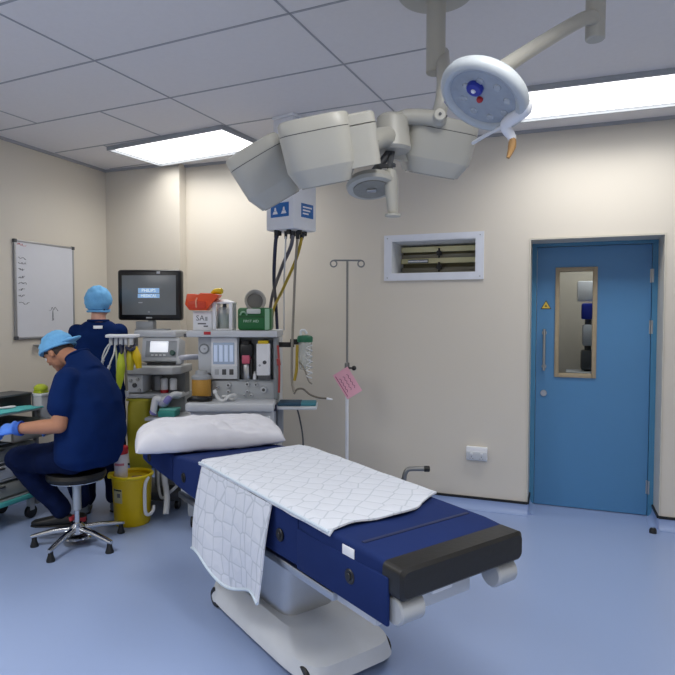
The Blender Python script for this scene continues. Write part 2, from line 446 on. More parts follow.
# ------------------------------------------------------------------ wall socket
t = thing('wall_socket', 'white twin power socket low on the wall left of the door', 'socket', (-.57, YB, .385))
sk = obj('back_box', bx(-.652, -.492, YB-.035, YB, .385, .49, .006), WHITE, t)
obj('face_plate', bx(-.648, -.496, YB-.042, YB-.034, .39, .455, .003), LGREY, t)
for x in (-.61, -.535):
    obj('switch', bx(x-.009, x+.009, YB-.046, YB-.041, .432, .448, .002), WHITE, t)
    b = B()
    for dx, dz, w, h_ in ((0, .018, .004, .009), (-.011, .004, .006, .004), (.011, .004, .006, .004)):
        box(b, x+dx-w/2, x+dx+w/2, YB-.0435, YB-.0415, .398+dz-h_/2, .398+dz+h_/2)
    obj('socket_slots', b, DGREY, t)

# ------------------------------------------------------------------ whiteboard on the left wall
t = thing('whiteboard', 'white dry-wipe board with a column of handwriting on the left wall', 'whiteboard', (XL, 3.89, 1.306))
y0, y1, z0, z1 = 3.524, 4.137, 1.309, 2.097
obj('board_surface', bx(XL+.002, XL+.016, y0+.006, y1-.006, z0+.006, z1-.006), BOARD, t)
b = B(); w = .014
box(b, XL, XL+.022, y0, y0+w, z0, z1, .003); box(b, XL, XL+.022, y1-w, y1, z0, z1, .003)
box(b, XL, XL+.022, y0+w, y1-w, z0, z0+w, .003); box(b, XL, XL+.022, y0+w, y1-w, z1-w, z1, .003)
obj('frame', b, mat('board_frame', 'a9aaad', .4, .6), t)
for y in (y0+.008, y1-.008):
    for z in (z0+.008, z1-.008): obj('corner_cap', bx(XL, XL+.026, y-.014, y+.014, z-.014, z+.014, .004), DGREY, t)
def scrawl(name, y, z, w, h, m, seed, n=9):
    rr = random.Random(seed); pts = []
    for i in range(n):
        pts.append((XL+.0175, y+w*i/(n-1)+rr.uniform(-.004, .004), z+rr.choice((-1, 1))*h*rr.uniform(.3, 1)))
    obj(name, tube(B(), pts, .0015, n=5, sub=3), m, t)
rows = [(1.985, .075), (1.945, .07), (1.895, .05), (1.835, .055), (1.785, .07), (1.735, .06), (1.685, .055), (1.625, .1)]
scrawl('handwritten_heading', y0+.03, 2.065, .08, .012, INKR, 1, 11)
for i, (z, w) in enumerate(rows): scrawl('handwriting', y0+.035, z-.03, w, .008, INK, i+10, 11)
scrawl('drawn_mark', 3.86, 1.55, .09, .02, INK, 40, 7); scrawl('drawn_mark', 3.89, 1.50, .012, .05, INK, 41, 5)
obj('pen_ledge', bx(XL, XL+.055, 3.70, 3.95, 1.252, 1.2575, .002), GREYP, t)
frame()
t = thing('board_eraser', 'blue board wiper on the lower edge of the whiteboard', 'eraser', (XL+.04, 3.83, 1.262))
obj('wiper_body', bx(XL, XL+.05, 3.78, 3.89, 1.268, 1.3, .006), mat('eraser_blue', '2f3f78', .6), t)
obj('felt_pad', bx(XL+.002, XL+.048, 3.784, 3.886, 1.256, 1.27, .002), DGREY, t)
# small door-stop at the right-hand wall corner
q = atz(653, 530, .02)
t = thing('door_stop', 'small black rubber stop on the floor at the right wall corner', 'door stop', (q.x, q.y, 0))
b = lathe(B(), [(.024, 0), (.024, .02), (.018, .032), (.006, .034)], (q.x, q.y, 0), n=18); obj('rubber_buffer', b, BLACKR, t)
obj('fixing_screw', cyl(B(), (q.x, q.y, .033), (q.x, q.y, .0365), .006, n=10), STEEL, t)

# ================================================================== OPERATING TABLE (local u: head -> foot, v: near -> far)
BC = (-1.085, 2.491, 0); BA = math.atan2(-.557, .83)
frame(BC, BA)
HW = .285
def ztop(u):      # upper face of the blue cover
    if u < -.45: return .767-(-.45-u)/.99*.09
    return .767+(u+.45)/1.44*(-.022)
def zbot(u): return .545+max(0, -.5-u)/.94*.045
t = thing('operating_table', 'operating table with a navy padded cover and black foot end', 'operating table')
# mattress (black vinyl core showing at the foot)
b = B(); secs = []
def sect(u, hw, z0, z1, r=.02, n=4):
    pts = []
    for (cx, cz, a0) in ((hw-r, z1-r, 0), (-hw+r, z1-r, 90), (-hw+r, z0+r, 180), (hw-r, z0+r, 270)):
        for k in range(n+1):
            a = math.radians(a0+90*k/n); pts.append((u, cx+r*math.cos(a), cz+r*math.sin(a)))
    return [b.verts.new(p) for p in pts]
rs = [sect(u, HW+.004, .640, ztop(u)-.004) for u in (.90, .98)]; rs.append(sect(.99, HW-.006, .65, ztop(1)-.014)); skin(b, rs)
obj('foot_mattress', b, BVINYL, t, 'black vinyl foot end of the mattress')
# blue cover: three sections
def cover(u0, u1, name, k=6):
    global b
    b = B(); rs = []
    us = [u0+(u1-u0)*i/k for i in range(k+1)]
    for i, u in enumerate(us):
        e_ = .012 if i in (0, k) else 0
        rs.append(sect(u, HW+.006-e_*.5, zbot(u), ztop(u)-e_*.6, .016))
    skin(b, rs); return obj(name, b, NAVY, t)
cover(-1.44, -.925, 'headrest_pad'); cover(-.92, -.44, 'upper_back_pad'); cover(-.435, .40, 'torso_pad')
# the last section is a shell over the black mattress, ending in a hem before the foot
b = B(); rs = []
for i in range(7):
    u = .405+.5*i/6; e_ = .012 if i in (0, 6) else 0
    rs.append(sect(u, HW+.006-e_*.5, .640, ztop(u)-e_*.4, .016))
skin(b, rs); obj('leg_pad', b, NAVY, t)
for s in (-1, 1):
    b = bx(.405, .93 if s < 0 else .66, s*(HW+.003)-.007, s*(HW+.003)+.007, .546, .70, .006); obj('side_skirt', b, NAVY, t)
for u, zz in ((.53, 0), (.76, 0)):
    obj('stitched_strap', bx(u-.008, u+.008, -HW+.03, HW-.03, ztop(u)-.004, ztop(u)+.003, .001), NAVYS, t)
for u in (-1.29, -.735, -.22, .28, .74):
    c = (u, -HW-.006, .637); b = cyl(B(), (u, -HW-.004, .637), (u, -HW-.014, .637), .026, n=20, bevel=.003)
    cyl(b, (u, -HW-.014, .637), (u, -HW-.018, .637), .013, n=14, bevel=.002); obj('fastener', b, BLACK, t, 'round black fastener on the cover side')
obj('care_tag', bx(.695, .76, -HW-.0085, -HW-.005, .70, .733, .001), WHITE, t, 'white label on the cover side')
b = B()
for s in (-1, 1): box(b, -.85, .62, s*.268-.012, s*.268+.012, .50, .532, .004)
obj('side_rail', b, STEEL, t)
obj('table_frame', bx(-.95, .80, -.23, .23, .47, .545, .01), LGREY, t)
obj('headrest_frame', bx(-1.36, -.93, -.18, .18, .54, .585, .008), LGREY, t)
obj('leg_frame', bx(.70, .90, -.22, .22, .60, .645, .01), DGREY, t)
for s in (-1, 1):
    b = cyl(B(), (.935, s*.225-.05, .594), (.935, s*.225+.05, .594), .045, n=24, bevel=.006); obj('pivot_joint', b, GREYP, t, 'round grey pivot under the foot end')
obj('pivot_bar', bx(.62, .88, -.05, .05, .56, .60, .008), WHITE, t)
b = B(); loft(b, [((-.1, 0, .16), V((1, 0, 0)), V((0, 1, 0)), .17, .14), ((-.1, 0, .33), V((1, 0, 0)), V((0, 1, 0)), .15, .125), ((-.1, 0, .47), V((1, 0, 0)), V((0, 1, 0)), .16, .13)], p=5)
obj('column', b, STEEL, t)
b = B(); loft(b, [((-.1, 0, .05), V((1, 0, 0)), V((0, 1, 0)), .52, .24), ((-.1, 0, .11), V((1, 0, 0)), V((0, 1, 0)), .50, .225), ((-.1, 0, .165), V((1, 0, 0)), V((0, 1, 0)), .32, .17)], p=6, n=40)
obj('base', b, LGREY, t)
for u in (-.52, .32):
    for s in (-1, 1):
        b = cyl(B(), (u, s*.2-.018, .05), (u, s*.2+.018, .05), .05, n=22, bevel=.006); c_ = obj('castor', b, BLACK, t)
        obj('castor_hub', cyl(B(), (u, s*.2-.021, .05), (u, s*.2+.021, .05), .022, n=16), LGREY, c_)

# quilted pads
def sheet(name, us, fv, thick, m, parent, n=30):
    """grid sheet: fv(i,j) -> (u,v,z) for i along, j across; solidified"""
    b = B(); ni, nj = us
    top = [[b.verts.new(fv(i/ni, j/nj)) for j in range(nj+1)] for i in range(ni+1)]
    fs = [b.faces.new((top[i][j], top[i+1][j], top[i+1][j+1], top[i][j+1])) for i in range(ni) for j in range(nj)]
    bmesh.ops.recalc_face_normals(b, faces=fs)
    bmesh.ops.solidify(b, geom=b.faces[:], thickness=thick)
    return obj(name, b, m, parent, sharp=60)
t2 = thing('absorbent_pad', 'white quilted absorbent pad spread flat across the navy table top', 'pad', (.03, 0, .765), 'quilted pads on the operating table')
def fpad(a, c):
    # a: head->foot, c: near->far
    u0 = -.50-.04*c; u1 = .635-.075*c+.05*math.sin(c*PI*1.3)*(c < .77)-.03*math.sin(c*7)
    u = u0+(u1-u0)*a; v = -.302+.612*c
    z = ztop(u)+.009+.004*mn.noise(V((u*9, v*9, 1)))
    if c < .02: z -= .018
    if a > .93 and .02 < c: z += .006*math.sin(c*9)**2
    return (u, v, z)
ps = sheet('quilted_sheet', (46, 30), fpad, -.007, PAD, t2)
b = B(); tube(b, [(u_, -.302, ztop(u_)+.004) for u_ in [-.50+1.13*k/14 for k in range(15)]], .006, n=8, sub=2); obj('bound_edge', b, mat('pad_edge', 'c3d0dc', .8), t2)
t3 = thing('absorbent_pad', 'white quilted pad hanging down over the near side of the table', 'pad', (-.15, -.31, .30), 'quilted pads on the operating table')
def fflap(a, c):
    # a along u, c downwards
    u0 = -.455-.055*c; u1 = .235-.02*c
    u = u0+(u1-u0)*a
    zt = ztop(u)-.008; zb = .325+.035*math.sin(a*8+.5)-.0*a
    z = zt+(zb-zt)*c
    v = -HW-.024-.012*math.sin(c*PI)-.035*c+.012*mn.noise(V((u*5, z*5, 3)))*c-.02*math.sin(a*7)*c*c
    return (u, v, z)
sheet('quilted_sheet', (34, 24), fflap, .007, PAD, t3)
b = B(); tube(b, [tuple(V(fflap(k/16, 1))) for k in range(17)], .007, n=8, sub=2); obj('bound_edge', b, mat('pad_edge', 'c3d0dc', .8), t3)

# pillow
frame(BC, BA)
PC = V((-1.0, -.03, 0)); PR = math.radians(-17)
PM = Matrix.Translation((PC.x, PC.y, 0)) @ Matrix.Rotation(PR, 4, 'Z')
t4 = thing('pillow', 'plump white pillow lying across the head end of the table', 'pillow', (PC.x, PC.y, .73))
b = B(); N = 56; LX, LY = .225, .445
grid = []
for s in (1, -1):
    g = []
    for i in range(N+1):
        r_ = []
        for j in range(N+1):
            x = -1+2*i/N; y = -1+2*j/N
            k = max(0, (1-x**4)*(1-y**4))**.42
            pin = 1-.07*(x*x*y*y)
            px_, py_ = x*LX*(1-.05*(1-abs(y)**2)*abs(x)**6)*pin, y*LY*(1-.06*(1-x*x)*abs(y)**6)*pin
            wr = .014*mn.noise(V((x*2.2, y*3.1, s*4)))+.010*mn.noise(V((x*5, y*7, s*2)))+.002*mn.noise(V((x*9+y*4, y*14-x*3, s*3)))
            th = (.128 if s > 0 else .035)*k+wr*k
            if s > 0: th -= .010*max(0, mn.noise(V((x*1.5+y*3, y*5-x*4, 9))))*4*k*max(0, x)
            if s > 0 and y > .1: th -= .035*max(0, math.sin((y-.1)*3.2))*k*max(0, x+.2)
            base = .705+.062+.02*min(0, y+.6)
            uu = PM @ V((px_, py_, 0))
            zz = base+s*th
            zz += max(0, ztop(max(uu.x, -1.44))-.735)*.5
            if s < 0: zz = max(zz, ztop(uu.x)+.004) if abs(uu.y) < .3 and uu.x > -1.44 else zz
            if s > 0: zz = max(zz, (ztop(uu.x)+.010) if abs(uu.y) < .3 and uu.x > -1.44 else zz)
            r_.append(b.verts.new((uu.x, uu.y, zz)))
        g.append(r_)
    grid.append(g)
for g in grid:
    for i in range(N):
        for j in range(N): b.faces.new((g[i][j], g[i+1][j], g[i+1][j+1], g[i][j+1]))
bd = [(0, j) for j in range(N)]+[(i, N) for i in range(N)]+[(N, j) for j in range(N, 0, -1)]+[(i, 0) for i in range(N, 0, -1)]
for (a, c), (a2, c2) in zip(bd, bd[1:]+bd[:1]):
    b.faces.new((grid[0][a][c], grid[0][a2][c2], grid[1][a2][c2], grid[1][a][c]))
bmesh.ops.remove_doubles(b, verts=b.verts[:], dist=.0005)
obj('pillowcase', b, LINEN, t4, sharp=80)

# ================================================================== IV STAND
frame((-1.515, 4.30, 0), YAW)
t = thing('drip_stand', 'thin steel drip stand with two hooks standing near the back wall', 'drip stand')
b = tube(B(), [(0, 0, 1.12), (0, 0, 1.92)], .0085, n=12, smooth=False); obj('upper_pole', b, DSTEEL, t)
b = tube(B(), [(0, 0, .10), (0, 0, 1.12)], .013, n=14, smooth=False); obj('lower_pole', b, WHITE, t, 'white lower pole')
b = cyl(B(), (0, 0, 1.07), (0, 0, 1.14), .019, bevel=.004); obj('collar', b, DSTEEL, t)
b = cyl(B(), (0, -.01, 1.10), (.05, -.03, 1.10), .007); ball(b, (.052, -.032, 1.10), (.019,)*3); obj('clamp_knob', b, BLACK, t)
b = tube(B(), [(-.105, 0, 1.922), (.105, 0, 1.922)], .0065, n=10, smooth=False); obj('cross_bar', b, DSTEEL, t)
RX = Matrix.Rotation(PI/2, 3, 'X')
for s in (-1, 1):
    b = torus(B(), (s*.105, 0, 1.897), .024, .0055, RX, n=24); obj('hook', b, DSTEEL, t)
b = lathe(B(), [(.05, .07), (.05, .10), (.02, .13)]); obj('hub', b, GREYP, t)
for k in range(5):
    a = 2*PI*k/5+.3
    b = tube(B(), [(0, 0, .09), (.28*math.cos(a), .28*math.sin(a), .06)], .014, n=10, smooth=False); l_ = obj('leg', b, STEEL, t)
    obj('castor', ball(B(), (.28*math.cos(a), .28*math.sin(a), .028), (.028,)*3), BLACK, l_)
# pink card hanging on the stand
frame((-1.515, 4.275, 0), YAW)
t = thing('notice_card', 'pink card tilted on its corner, hung on the drip stand', 'card', (0, 0, .93))
CM = basisM((.012, -.0, .985), (math.cos(-1.02), 0, math.sin(-1.02)), (-math.sin(-1.02), 0, math.cos(-1.02)))
CM = CM @ Matrix.Translation((0, 0, -.001))
b = prism(B(), [(-.108, -.066), (.108, -.066), (.108, .066), (-.108, .066)], CM, .003); obj('card', b, PINK, t)
CT = CM @ Matrix.Translation((0, 0, .0035))
for k in range(3):
    y_ = .03-.032*k
    b = tube(B(), [CT @ V((-.06+.12*i/8, y_+(.006 if i % 2 else -.004), 0)) for i in range(9)], .0022, n=4, sub=2); obj('printed_line', b, mat('card_ink', '9c4f68', .7), t)
b = prism(B(), [(-.09, -.056), (.09, -.056), (.09, -.050), (-.09, -.050)], CT, .0006); obj('printed_rule', b, mat('card_ink2', 'b8607c', .7), t)

# bent grey tube behind the table
q = aty(406, 480, 4.35); frame((q.x, 4.35, 0), YAW)
t = thing('foot_lever_stand', 'bent grey metal tube with a black tip standing behind the table', 'metal stand')
b = tube(B(), [(-.03, 0, .02), (-.015, 0, .2), (-.012, 0, .29), (.01, 0, .337), (.05, 0, .346), (.15, 0, .346)], .018, n=14); obj('bent_tube', b, DSTEEL, t)
b = tube(B(), [(-.012, .0, .28), (-.035, .01, .25), (-.05, 0, .18), (-.05, 0, .02)], .012, n=12); obj('brace', b, DSTEEL, t)
b = cyl(B(), (.135, 0, .346), (.178, 0, .346), .023, n=18, bevel=.004); obj('end_cap', b, BLACK, t)
b = lathe(B(), [(.12, 0), (.12, .012), (.1, .022)], (-.03, 0, 0)); obj('base_plate', b, DSTEEL, t)

# ================================================================== SURGICAL LAMP
RH = V((math.cos(YAW), math.sin(YAW), 0)); FH = V((-math.sin(YAW), math.cos(YAW), 0)); ZZ = V((0, 0, 1))
def on(o, x, y, z): return M3(o, x, y, z)
def M3(o, x, y, z): return Matrix.Translation(V(o)) @ Matrix((V(x).normalized(), V(y).normalized(), V(z).normalized())).transposed().to_4x4()
frame()
HUBP = at(392, 139, 2.32)
CPL = V((HUBP.x+.12, HUBP.y+.25, H))
t = thing('surgical_light', 'large off-white surgical light with three tilted lamp pods over the table', 'surgical light', CPL)
def pod(px, py, d, out, down, w, ln, hgt, neck=True):
    c = at(px, py, d); dn = V(down).normalized(); o = V(out); o = (o-dn*o.dot(dn)).normalized(); s = dn.cross(o).normalized()
    M = M3(c, o, s, -dn)
    h = hgt/2; b = B()
    X, Y = V((1, 0, 0)), V((0, 1, 0))
    def S(z, k, dx=0): return ((dx, 0, z), X, Y, ln/2*k, w/2*k)
    loft(b, [S(-h, .74), S(-h+.012, .78), S(-h*.50, .955), S(-h*.46, .965), S(h*.56, 1.0)], n=48, p=4.2); b.transform(M)
    p_ = obj('lamp_pod', b, OFFW, t)
    b = B(); loft(b, [S(h*.545, .985), S(h*.60, .985)], n=48, p=4.2); b.transform(M); obj('seal_groove', b, DGREY, p_)
    b = B(); loft(b, [S(h*.585, 1.0), S(h*.90, .985), S(h*.98, .94), S(h, .88)], n=48, p=4.2); b.transform(M); obj('pod_lid', b, OFFW, p_)
    b = B(); loft(b, [S(-h-.004, .66), S(-h+.006, .68)], n=48, p=4.2); b.transform(M); obj('lens', b, LENS, p_)
    if neck:
        def S2(z, k): return ((-ln/2-.01, 0, z), X, Y, .075*k, w*.36*k)
        b = B(); loft(b, [S2(-h*.70, .92), S2(h*.50, 1)], n=32, p=5); b.transform(M); obj('inner_housing', b, OFFW, p_)
        b = B(); loft(b, [S2(h*.53, 1.0), S2(h*.8, .98), S2(h*.86, .9)], n=32, p=5); b.transform(M); obj('housing_lid', b, OFFW, p_)
    return M @ V((-ln/2-.05, 0, .0))
def dirn(r, f, z): return RH*r+FH*f+ZZ*z
a1 = pod(267, 174, 2.36, dirn(-1, .0, -.2), dirn(.50, .20, -.86), .245, .235, .232)
a2 = pod(319.5, 152, 2.12, dirn(-1, .02, 0), dirn(.19, .22, -.96), .26, .255, .226)
a3 = pod(435, 147, 2.46, dirn(.95, .1, 0), dirn(-.17, .24, -.96), .25, .295, .222)
b = B(); cyl(b, HUBP-ZZ*.05, HUBP+ZZ*.09, .075, .06, n=28, bevel=.012); obj('hub', b, OFFW, t)
for a in (a1, a2, a3):
    b = tube(B(), [HUBP+ZZ*.01, (HUBP+a)/2+ZZ*.01, a], .038, n=14); obj('pod_arm', b, OFFW, t)
# central camera light under the hub, with its sterile handle
cl = at(371, 184, 2.30); cdn = dirn(.05, -.28, -.95).normalized(); o_ = (RH-cdn*RH.dot(cdn)).normalized()
CM_ = M3(cl, o_, cdn.cross(o_), -cdn)
b = lathe(B(), [(.072, -.022), (.092, -.02), (.098, -.008), (.09, .012), (.05, .03), (.02, .034)], n=40); b.transform(CM_); cdm = obj('centre_lamp', b, OFFW, t)
b = lathe(B(), [(.07, -.026), (.072, -.018)], n=40); b.transform(CM_); obj('lens', b, mat('lens_dark', '8b897f', .3, var=.15, scale=60), cdm)
b = B(); box(b, -.018, .018, -.012, .012, -.034, -.024, .004); b.transform(CM_); obj('lens_centre', b, STEEL, cdm)
b = B(); tube(b, [cl+ZZ*.03, HUBP-ZZ*.04], .016, n=12, smooth=False); obj('centre_stem', b, DGREY, t)
b = B(); q = at(390, 165, 2.28); tube(b, [HUBP-ZZ*.05, q, q-ZZ*.02], .012, n=10); box(b, q.x-.05, q.x+.02, q.y-.01, q.y+.01, q.z-.008, q.z+.004); obj('latch', b, DGREY, t)
h0 = at(390.5, 172, 2.27); h1 = at(393, 216, 2.27)
b = lathe(B(), [(.014, 0), (.020, .02), (.026, .09), (.027, .14), (.022, .175), (.012, .18)], n=24); b.transform(M3(h1, RH, FH, (h0-h1)) if True else Matrix()); hd = obj('sterile_handle', b, OFFW, t)
b = lathe(B(), [(.03, -.002), (.031, .006), (.018, .01)], n=24); b.transform(M3(h1, RH, FH, (h0-h1))); obj('handle_rim', b, OFFW, hd)
# suspension: joint, spring arm, spindle, ceiling plate
J = at(438, 118, 2.30)
b = ball(B(), J, (.036, .036, .036)); cyl(b, J-FH*.045, J+FH*.045, .024, n=20, bevel=.004); obj('swivel_joint', b, OFFW, t)
for dx in (-.012, .012): pass
b = B(); cyl(b, J-FH*.047+RH*.0, J-FH*.050, .006, n=10); q = J+RH*.026-ZZ*.004; cyl(b, q-FH*.03, q-FH*.036, .005, n=10); obj('joint_screw', b, DGREY, t)
b = tube(B(), [HUBP+ZZ*.06, HUBP+ZZ*.085+RH*.06, J-RH*.02, J], .030, n=14); obj('yoke', b, OFFW, t)
K = V((CPL.x+.02, CPL.y+.05, 2.62))
b = tube(B(), [J, J+ZZ*.1+RH*.02, K], .028, n=14); obj('spring_arm', b, OFFW, t)
b = cyl(B(), (CPL.x, CPL.y, 2.52), (CPL.x, CPL.y, H-.03), .04, n=28, bevel=.004); obj('spindle', b, OFFW, t)
b = lathe(B(), [(.15, -.03), (.16, -.02), (.16, 0)], CPL, n=40); obj('ceiling_plate', b, OFFW, t)

# satellite examination lamp, right of the big one
SCN = at(484, 95, 1.90)
vr = ray(484, 95).normalized(); rx_ = (RH-vr*RH.dot(vr)).normalized(); uy_ = rx_.cross(vr)
mj = (rx_*math.cos(.44)-uy_*math.sin(.44)).normalized(); pp = (rx_*math.sin(.44)+uy_*math.cos(.44))
ss = (pp*.62-vr*.785).normalized(); nn = mj.cross(ss).normalized()
if nn.z > 0: nn = -nn
SM_ = M3(SCN, mj, nn.cross(mj).normalized()*-1, mj.cross(nn.cross(mj)*-1))
SM_ = M3(SCN, mj, (-nn).cross(mj), -nn)      # local -z faces down to the viewer
CP2 = V((SCN.x+.35, SCN.y+.55, H))
t = thing('examination_lamp', 'small round lamp head with a thick grey rim, right of the big light', 'lamp', CP2)
b = torus(B(), (0, 0, 0), .128, .020, n=48, k=12); bmesh.ops.scale(b, vec=(1, 1, 1.25), verts=b.verts[:]); b.transform(SM_); obj('rim', b, mat('lamp_rim', 'b9c0c4', .35), t)
b = lathe(B(), [(.118, -.006), (.118, .012), (.06, .034), (.02, .036)], n=40); b.transform(SM_); obj('lamp_shell', b, OFFW, t)
b = lathe(B(), [(.112, -.012), (.114, -.004)], n=40); b.transform(SM_); gl = obj('lens', b, mat('lamp_glass', '9aa3ae', .22, var=.12, scale=40), t)
b = lathe(B(), [(.008, -.03), (.024, -.028), (.027, -.022), (.027, -.012)], (-.035, -.03, 0), n=24); b.transform(SM_); hb = obj('blue_hub', b, BLUED, t, 'deep blue centre cap')
b = lathe(B(), [(.006, -.034), (.008, -.031), (.008, -.029)], (-.035, -.03, 0), n=16); b.transform(SM_); obj('cap_mark', b, WHITE, hb)
b = lathe(B(), [(.007, -.024), (.010, -.020), (.010, -.010)], (-.005, .008, 0), n=16); b.transform(SM_); obj('indicator', b, RED, t, 'red indicator')
for an in range(8):
    a = an*PI/4+.2; b = lathe(B(), [(.010, -.017), (.013, -.014), (.013, -.010)], (.075*math.cos(a)+.01, .075*math.sin(a), 0), n=14); b.transform(SM_); obj('led_lens', b, CLEAR, t)
b = torus(B(), (0, 0, .004), .146, .015, n=16, k=10, a0=PI/2-.15, a1=PI/2+.75); b.transform(SM_); obj('blue_grip', b, BLUED, t, 'deep blue grip under the rim')
e0 = SM_ @ V((.135, -.03, 0)); e1 = at(506, 124, 1.92); e2 = at(511.5, 137, 1.93); e3 = at(512, 143, 1.93); e4 = at(508, 158, 1.93)
b = tube(B(), [SM_ @ V((.10, -.05, .01)), e0, e1, e2, e3], [.020, .022, .019, .014, .011], n=14); obj('handle_arm', b, WHITE, t)
b = tube(B(), [e3+ZZ*.02, e3-ZZ*.012, e4], [.012, .013, .006], n=12); obj('tape_end', b, TAPE, t, 'brown taped end of the handle')
b = tube(B(), [at(502, 127, 1.94), at(488, 134, 2.05), at(473, 143, 2.2)], .007, n=8); obj('thin_stay', b, WHITE, t)
b = tube(B(), [SM_ @ V((0, .0, .035)), SM_ @ V((.0, .03, .12)), V((CP2.x-.05, CP2.y-.1, 2.6)), V((CP2.x, CP2.y, 2.62))], .026, n=14); obj('arm', b, OFFW, t)
b = cyl(B(), (CP2.x, CP2.y, 2.56), (CP2.x, CP2.y, H-.03), .036, n=24, bevel=.004); obj('spindle', b, OFFW, t)
b = lathe(B(), [(.11, -.03), (.12, -.02), (.12, 0)], CP2, n=36); obj('ceiling_plate', b, OFFW, t)

# ================================================================== MEDICAL GAS PENDANT
s = .25; A36 = math.radians(36)
crn = at(293.5, 228, 3.98)
frame((0, 0, 0), YAW-A36); Minv = FR.inverted(); lc = Minv @ crn; cx, cy = lc.x-s/2, lc.y+s/2
frame(FR @ V((cx, cy, 0)), YAW-A36)
zb = crn.z
t = thing('gas_pendant', 'white ceiling-hung gas supply box with blue labels above the anaesthetic machine', 'gas pendant', (0, 0, H))
obj('outlet_box', bx(-s/2, s/2, -s/2, s/2, zb, zb+.36, .012), WHITE, t)
obj('drop_column', bx(-.09, .09, -.09, .09, zb+.35, H-.02, .01), WHITE, t); obj('ceiling_plate', bx(-.095, .095, -.095, .095, H-.02, H, .004), WHITE, t)
zl0, zl1 = zb+.085, zb+.180
l1 = obj('label', bx(-.078, .085, -s/2-.003, -s/2, zl0, zl1, .001), BLUEL, t, 'blue label'); l2 = obj('label', bx(s/2, s/2+.003, -.045, .085, zl0, zl1, .001), BLUEL, t, 'blue label')
for x in (-.035, .042):
    b = B(); Ml = basisM((x, -s/2-.0035, zl0+.02), (1, 0, 0), (0, 0, 1))
    prism(b, [(-.024, 0), (.024, 0), (.014, .02), (-.014, .02)], Ml, .001); prism(b, [(-.010, .022), (.010, .022), (.005, .045), (-.005, .045)], Ml, .001)
    obj('symbol', b, WHITE, l1)
for k in range(3):
    z_ = zl1-.025-.022*k; b = bx(s/2+.0028, s/2+.0042, -.03, .068-.018*k, z_-.005, z_+.005); obj('printed_line', b, WHITE, l2)
for x, y in ((-.06, -.06), (.05, -.085), (.09, -.02), (.0, .02), (.07, .06)):
    b = cyl(B(), (x, y, zb-.03), (x, y, zb+.005), .017, n=16, bevel=.003); obj('gas_socket', b, BLACK, t)
frame()
def hose(label, pts, r, m, conn=BLACK, cat='hose', group='hoses hanging from the gas supply box', nm='gas_hose'):
    P = [at(*p) for p in pts]
    t = thing(nm, label, cat, P[-1])
    obj('tube', tube(B(), P, r, n=10), m, t)
    if conn:
        d = (P[1]-P[0]).normalized(); b = cyl(B(), P[0]-d*.0, P[0]+d*.055, r+.007, r+.003, n=14, bevel=.002); obj('connector', b, conn, t)
    return t
D0 = 4.08
hose('dark blue hose hanging straight down at the left end of the gas supply box', [(277, 230, D0+.02), (275, 250, D0+.05), (274, 282, D0+.25), (276, 305, D0+.75), (278, 345, D0+.85)], .013, HOSED)
hose('grey and black hose slanting to the left under the gas supply box', [(293, 231, D0-.02), (291, 246, D0), (282, 267, D0+.2), (272, 297, D0+.72), (268, 330, D0+.84)], .013, mat('slate_hose', '56565e', .45))
hose('yellow hose slanting to the left under the gas supply box', [(303, 232, D0+.05), (296.5, 258, D0+.1), (283, 289, D0+.4), (273, 312, D0+.78), (271, 345, D0+.85)], .011, HOSEY)
hose('long thin grey cable hanging from the gas supply box down to the side shelf', [(298, 231, D0), (295.5, 265, D0+.03), (294, 300, D0+.1), (292, 350, D0+.15), (292, 380, D0+.18), (294, 392, D0+.16)], .009, HOSEG)
hose('thin white line hanging from the middle of the gas supply box', [(286, 231, D0), (285, 258, D0+.05), (284, 285, D0+.4), (284, 330, D0+.8)], .006, HOSEW)

# ================================================================== ANAESTHETIC MACHINE (local x right, y away, z up)
DM = 4.35; S_ = FPX/DM
og = at(237, 315, DM); frame((og.x, og.y, 0), YAW)
def lx(px): return (px*.963-229.6)/S_
def lz(py): return HC-(py-315.3)/S_
t = thing('anaesthetic_machine', 'light grey anaesthetic machine with a display panel and a top shelf, behind the pillow', 'anaesthetic machine')
obj('top_shelf', bx(lx(189), lx(281.5), -.10, .38, lz(337), lz(330.5), .008), LGREY, t)
obj('shelf_logo', bx(lx(207), lx(214), -.103, -.098, lz(334.5), lz(331.5), .001), RED, t, 'small red mark on the shelf edge')
obj('shelf_clamp', bx(lx(186), lx(195), -.09, -.03, lz(337), lz(333.5), .004), DGREY, t)
b = bx(lx(196), lx(281), .06, .36, .25, lz(337), .01); obj('body', b, LGREY, t)
ap = obj('side_panel', bx(lx(198), lx(213), -.01, .07, lz(374), lz(337.5), .008), LGREY, t)
ctr = (lx(204.5), -.012, lz(349)); 
b = cyl(B(), (ctr[0], -.02, ctr[2]), (ctr[0], -.008, ctr[2]), .038, n=24, bevel=.003); pg = obj('pressure_gauge', b, mat('gauge_grey', '84898e', .45), t)
b = cyl(B(), (ctr[0], -.022, ctr[2]), (ctr[0], -.019, ctr[2]), .027, n=24); obj('gauge_face', b, LGREY, pg)
b = bx(ctr[0]-.002, ctr[0]+.012, -.0235, -.0215, ctr[2]-.002, ctr[2]+.002); obj('gauge_needle', b, BLACK, pg)
fp = obj('display_panel', bx(lx(212.5), lx(239.5), -.04, .07, lz(379), lz(337.5), .006), WHITE, t)
sc_ = obj('display_screen', bx(lx(214.5), lx(236.5), -.044, -.039, lz(364), lz(342.5), .002), SCREENB, fp)
for k in range(4):
    x = lx(217.3+5.4*k); b = bx(x-.013, x+.013, -.046, -.0435, lz(361.5), lz(345), .001); obj('flow_column', b, mat('lcd_light', 'b4c2da', .3, emit=.3), fp)
b = bx(lx(212.5), lx(239.5), -.045, .05, lz(379), lz(366), .005); kp = obj('control_strip', b, LGREY, t)
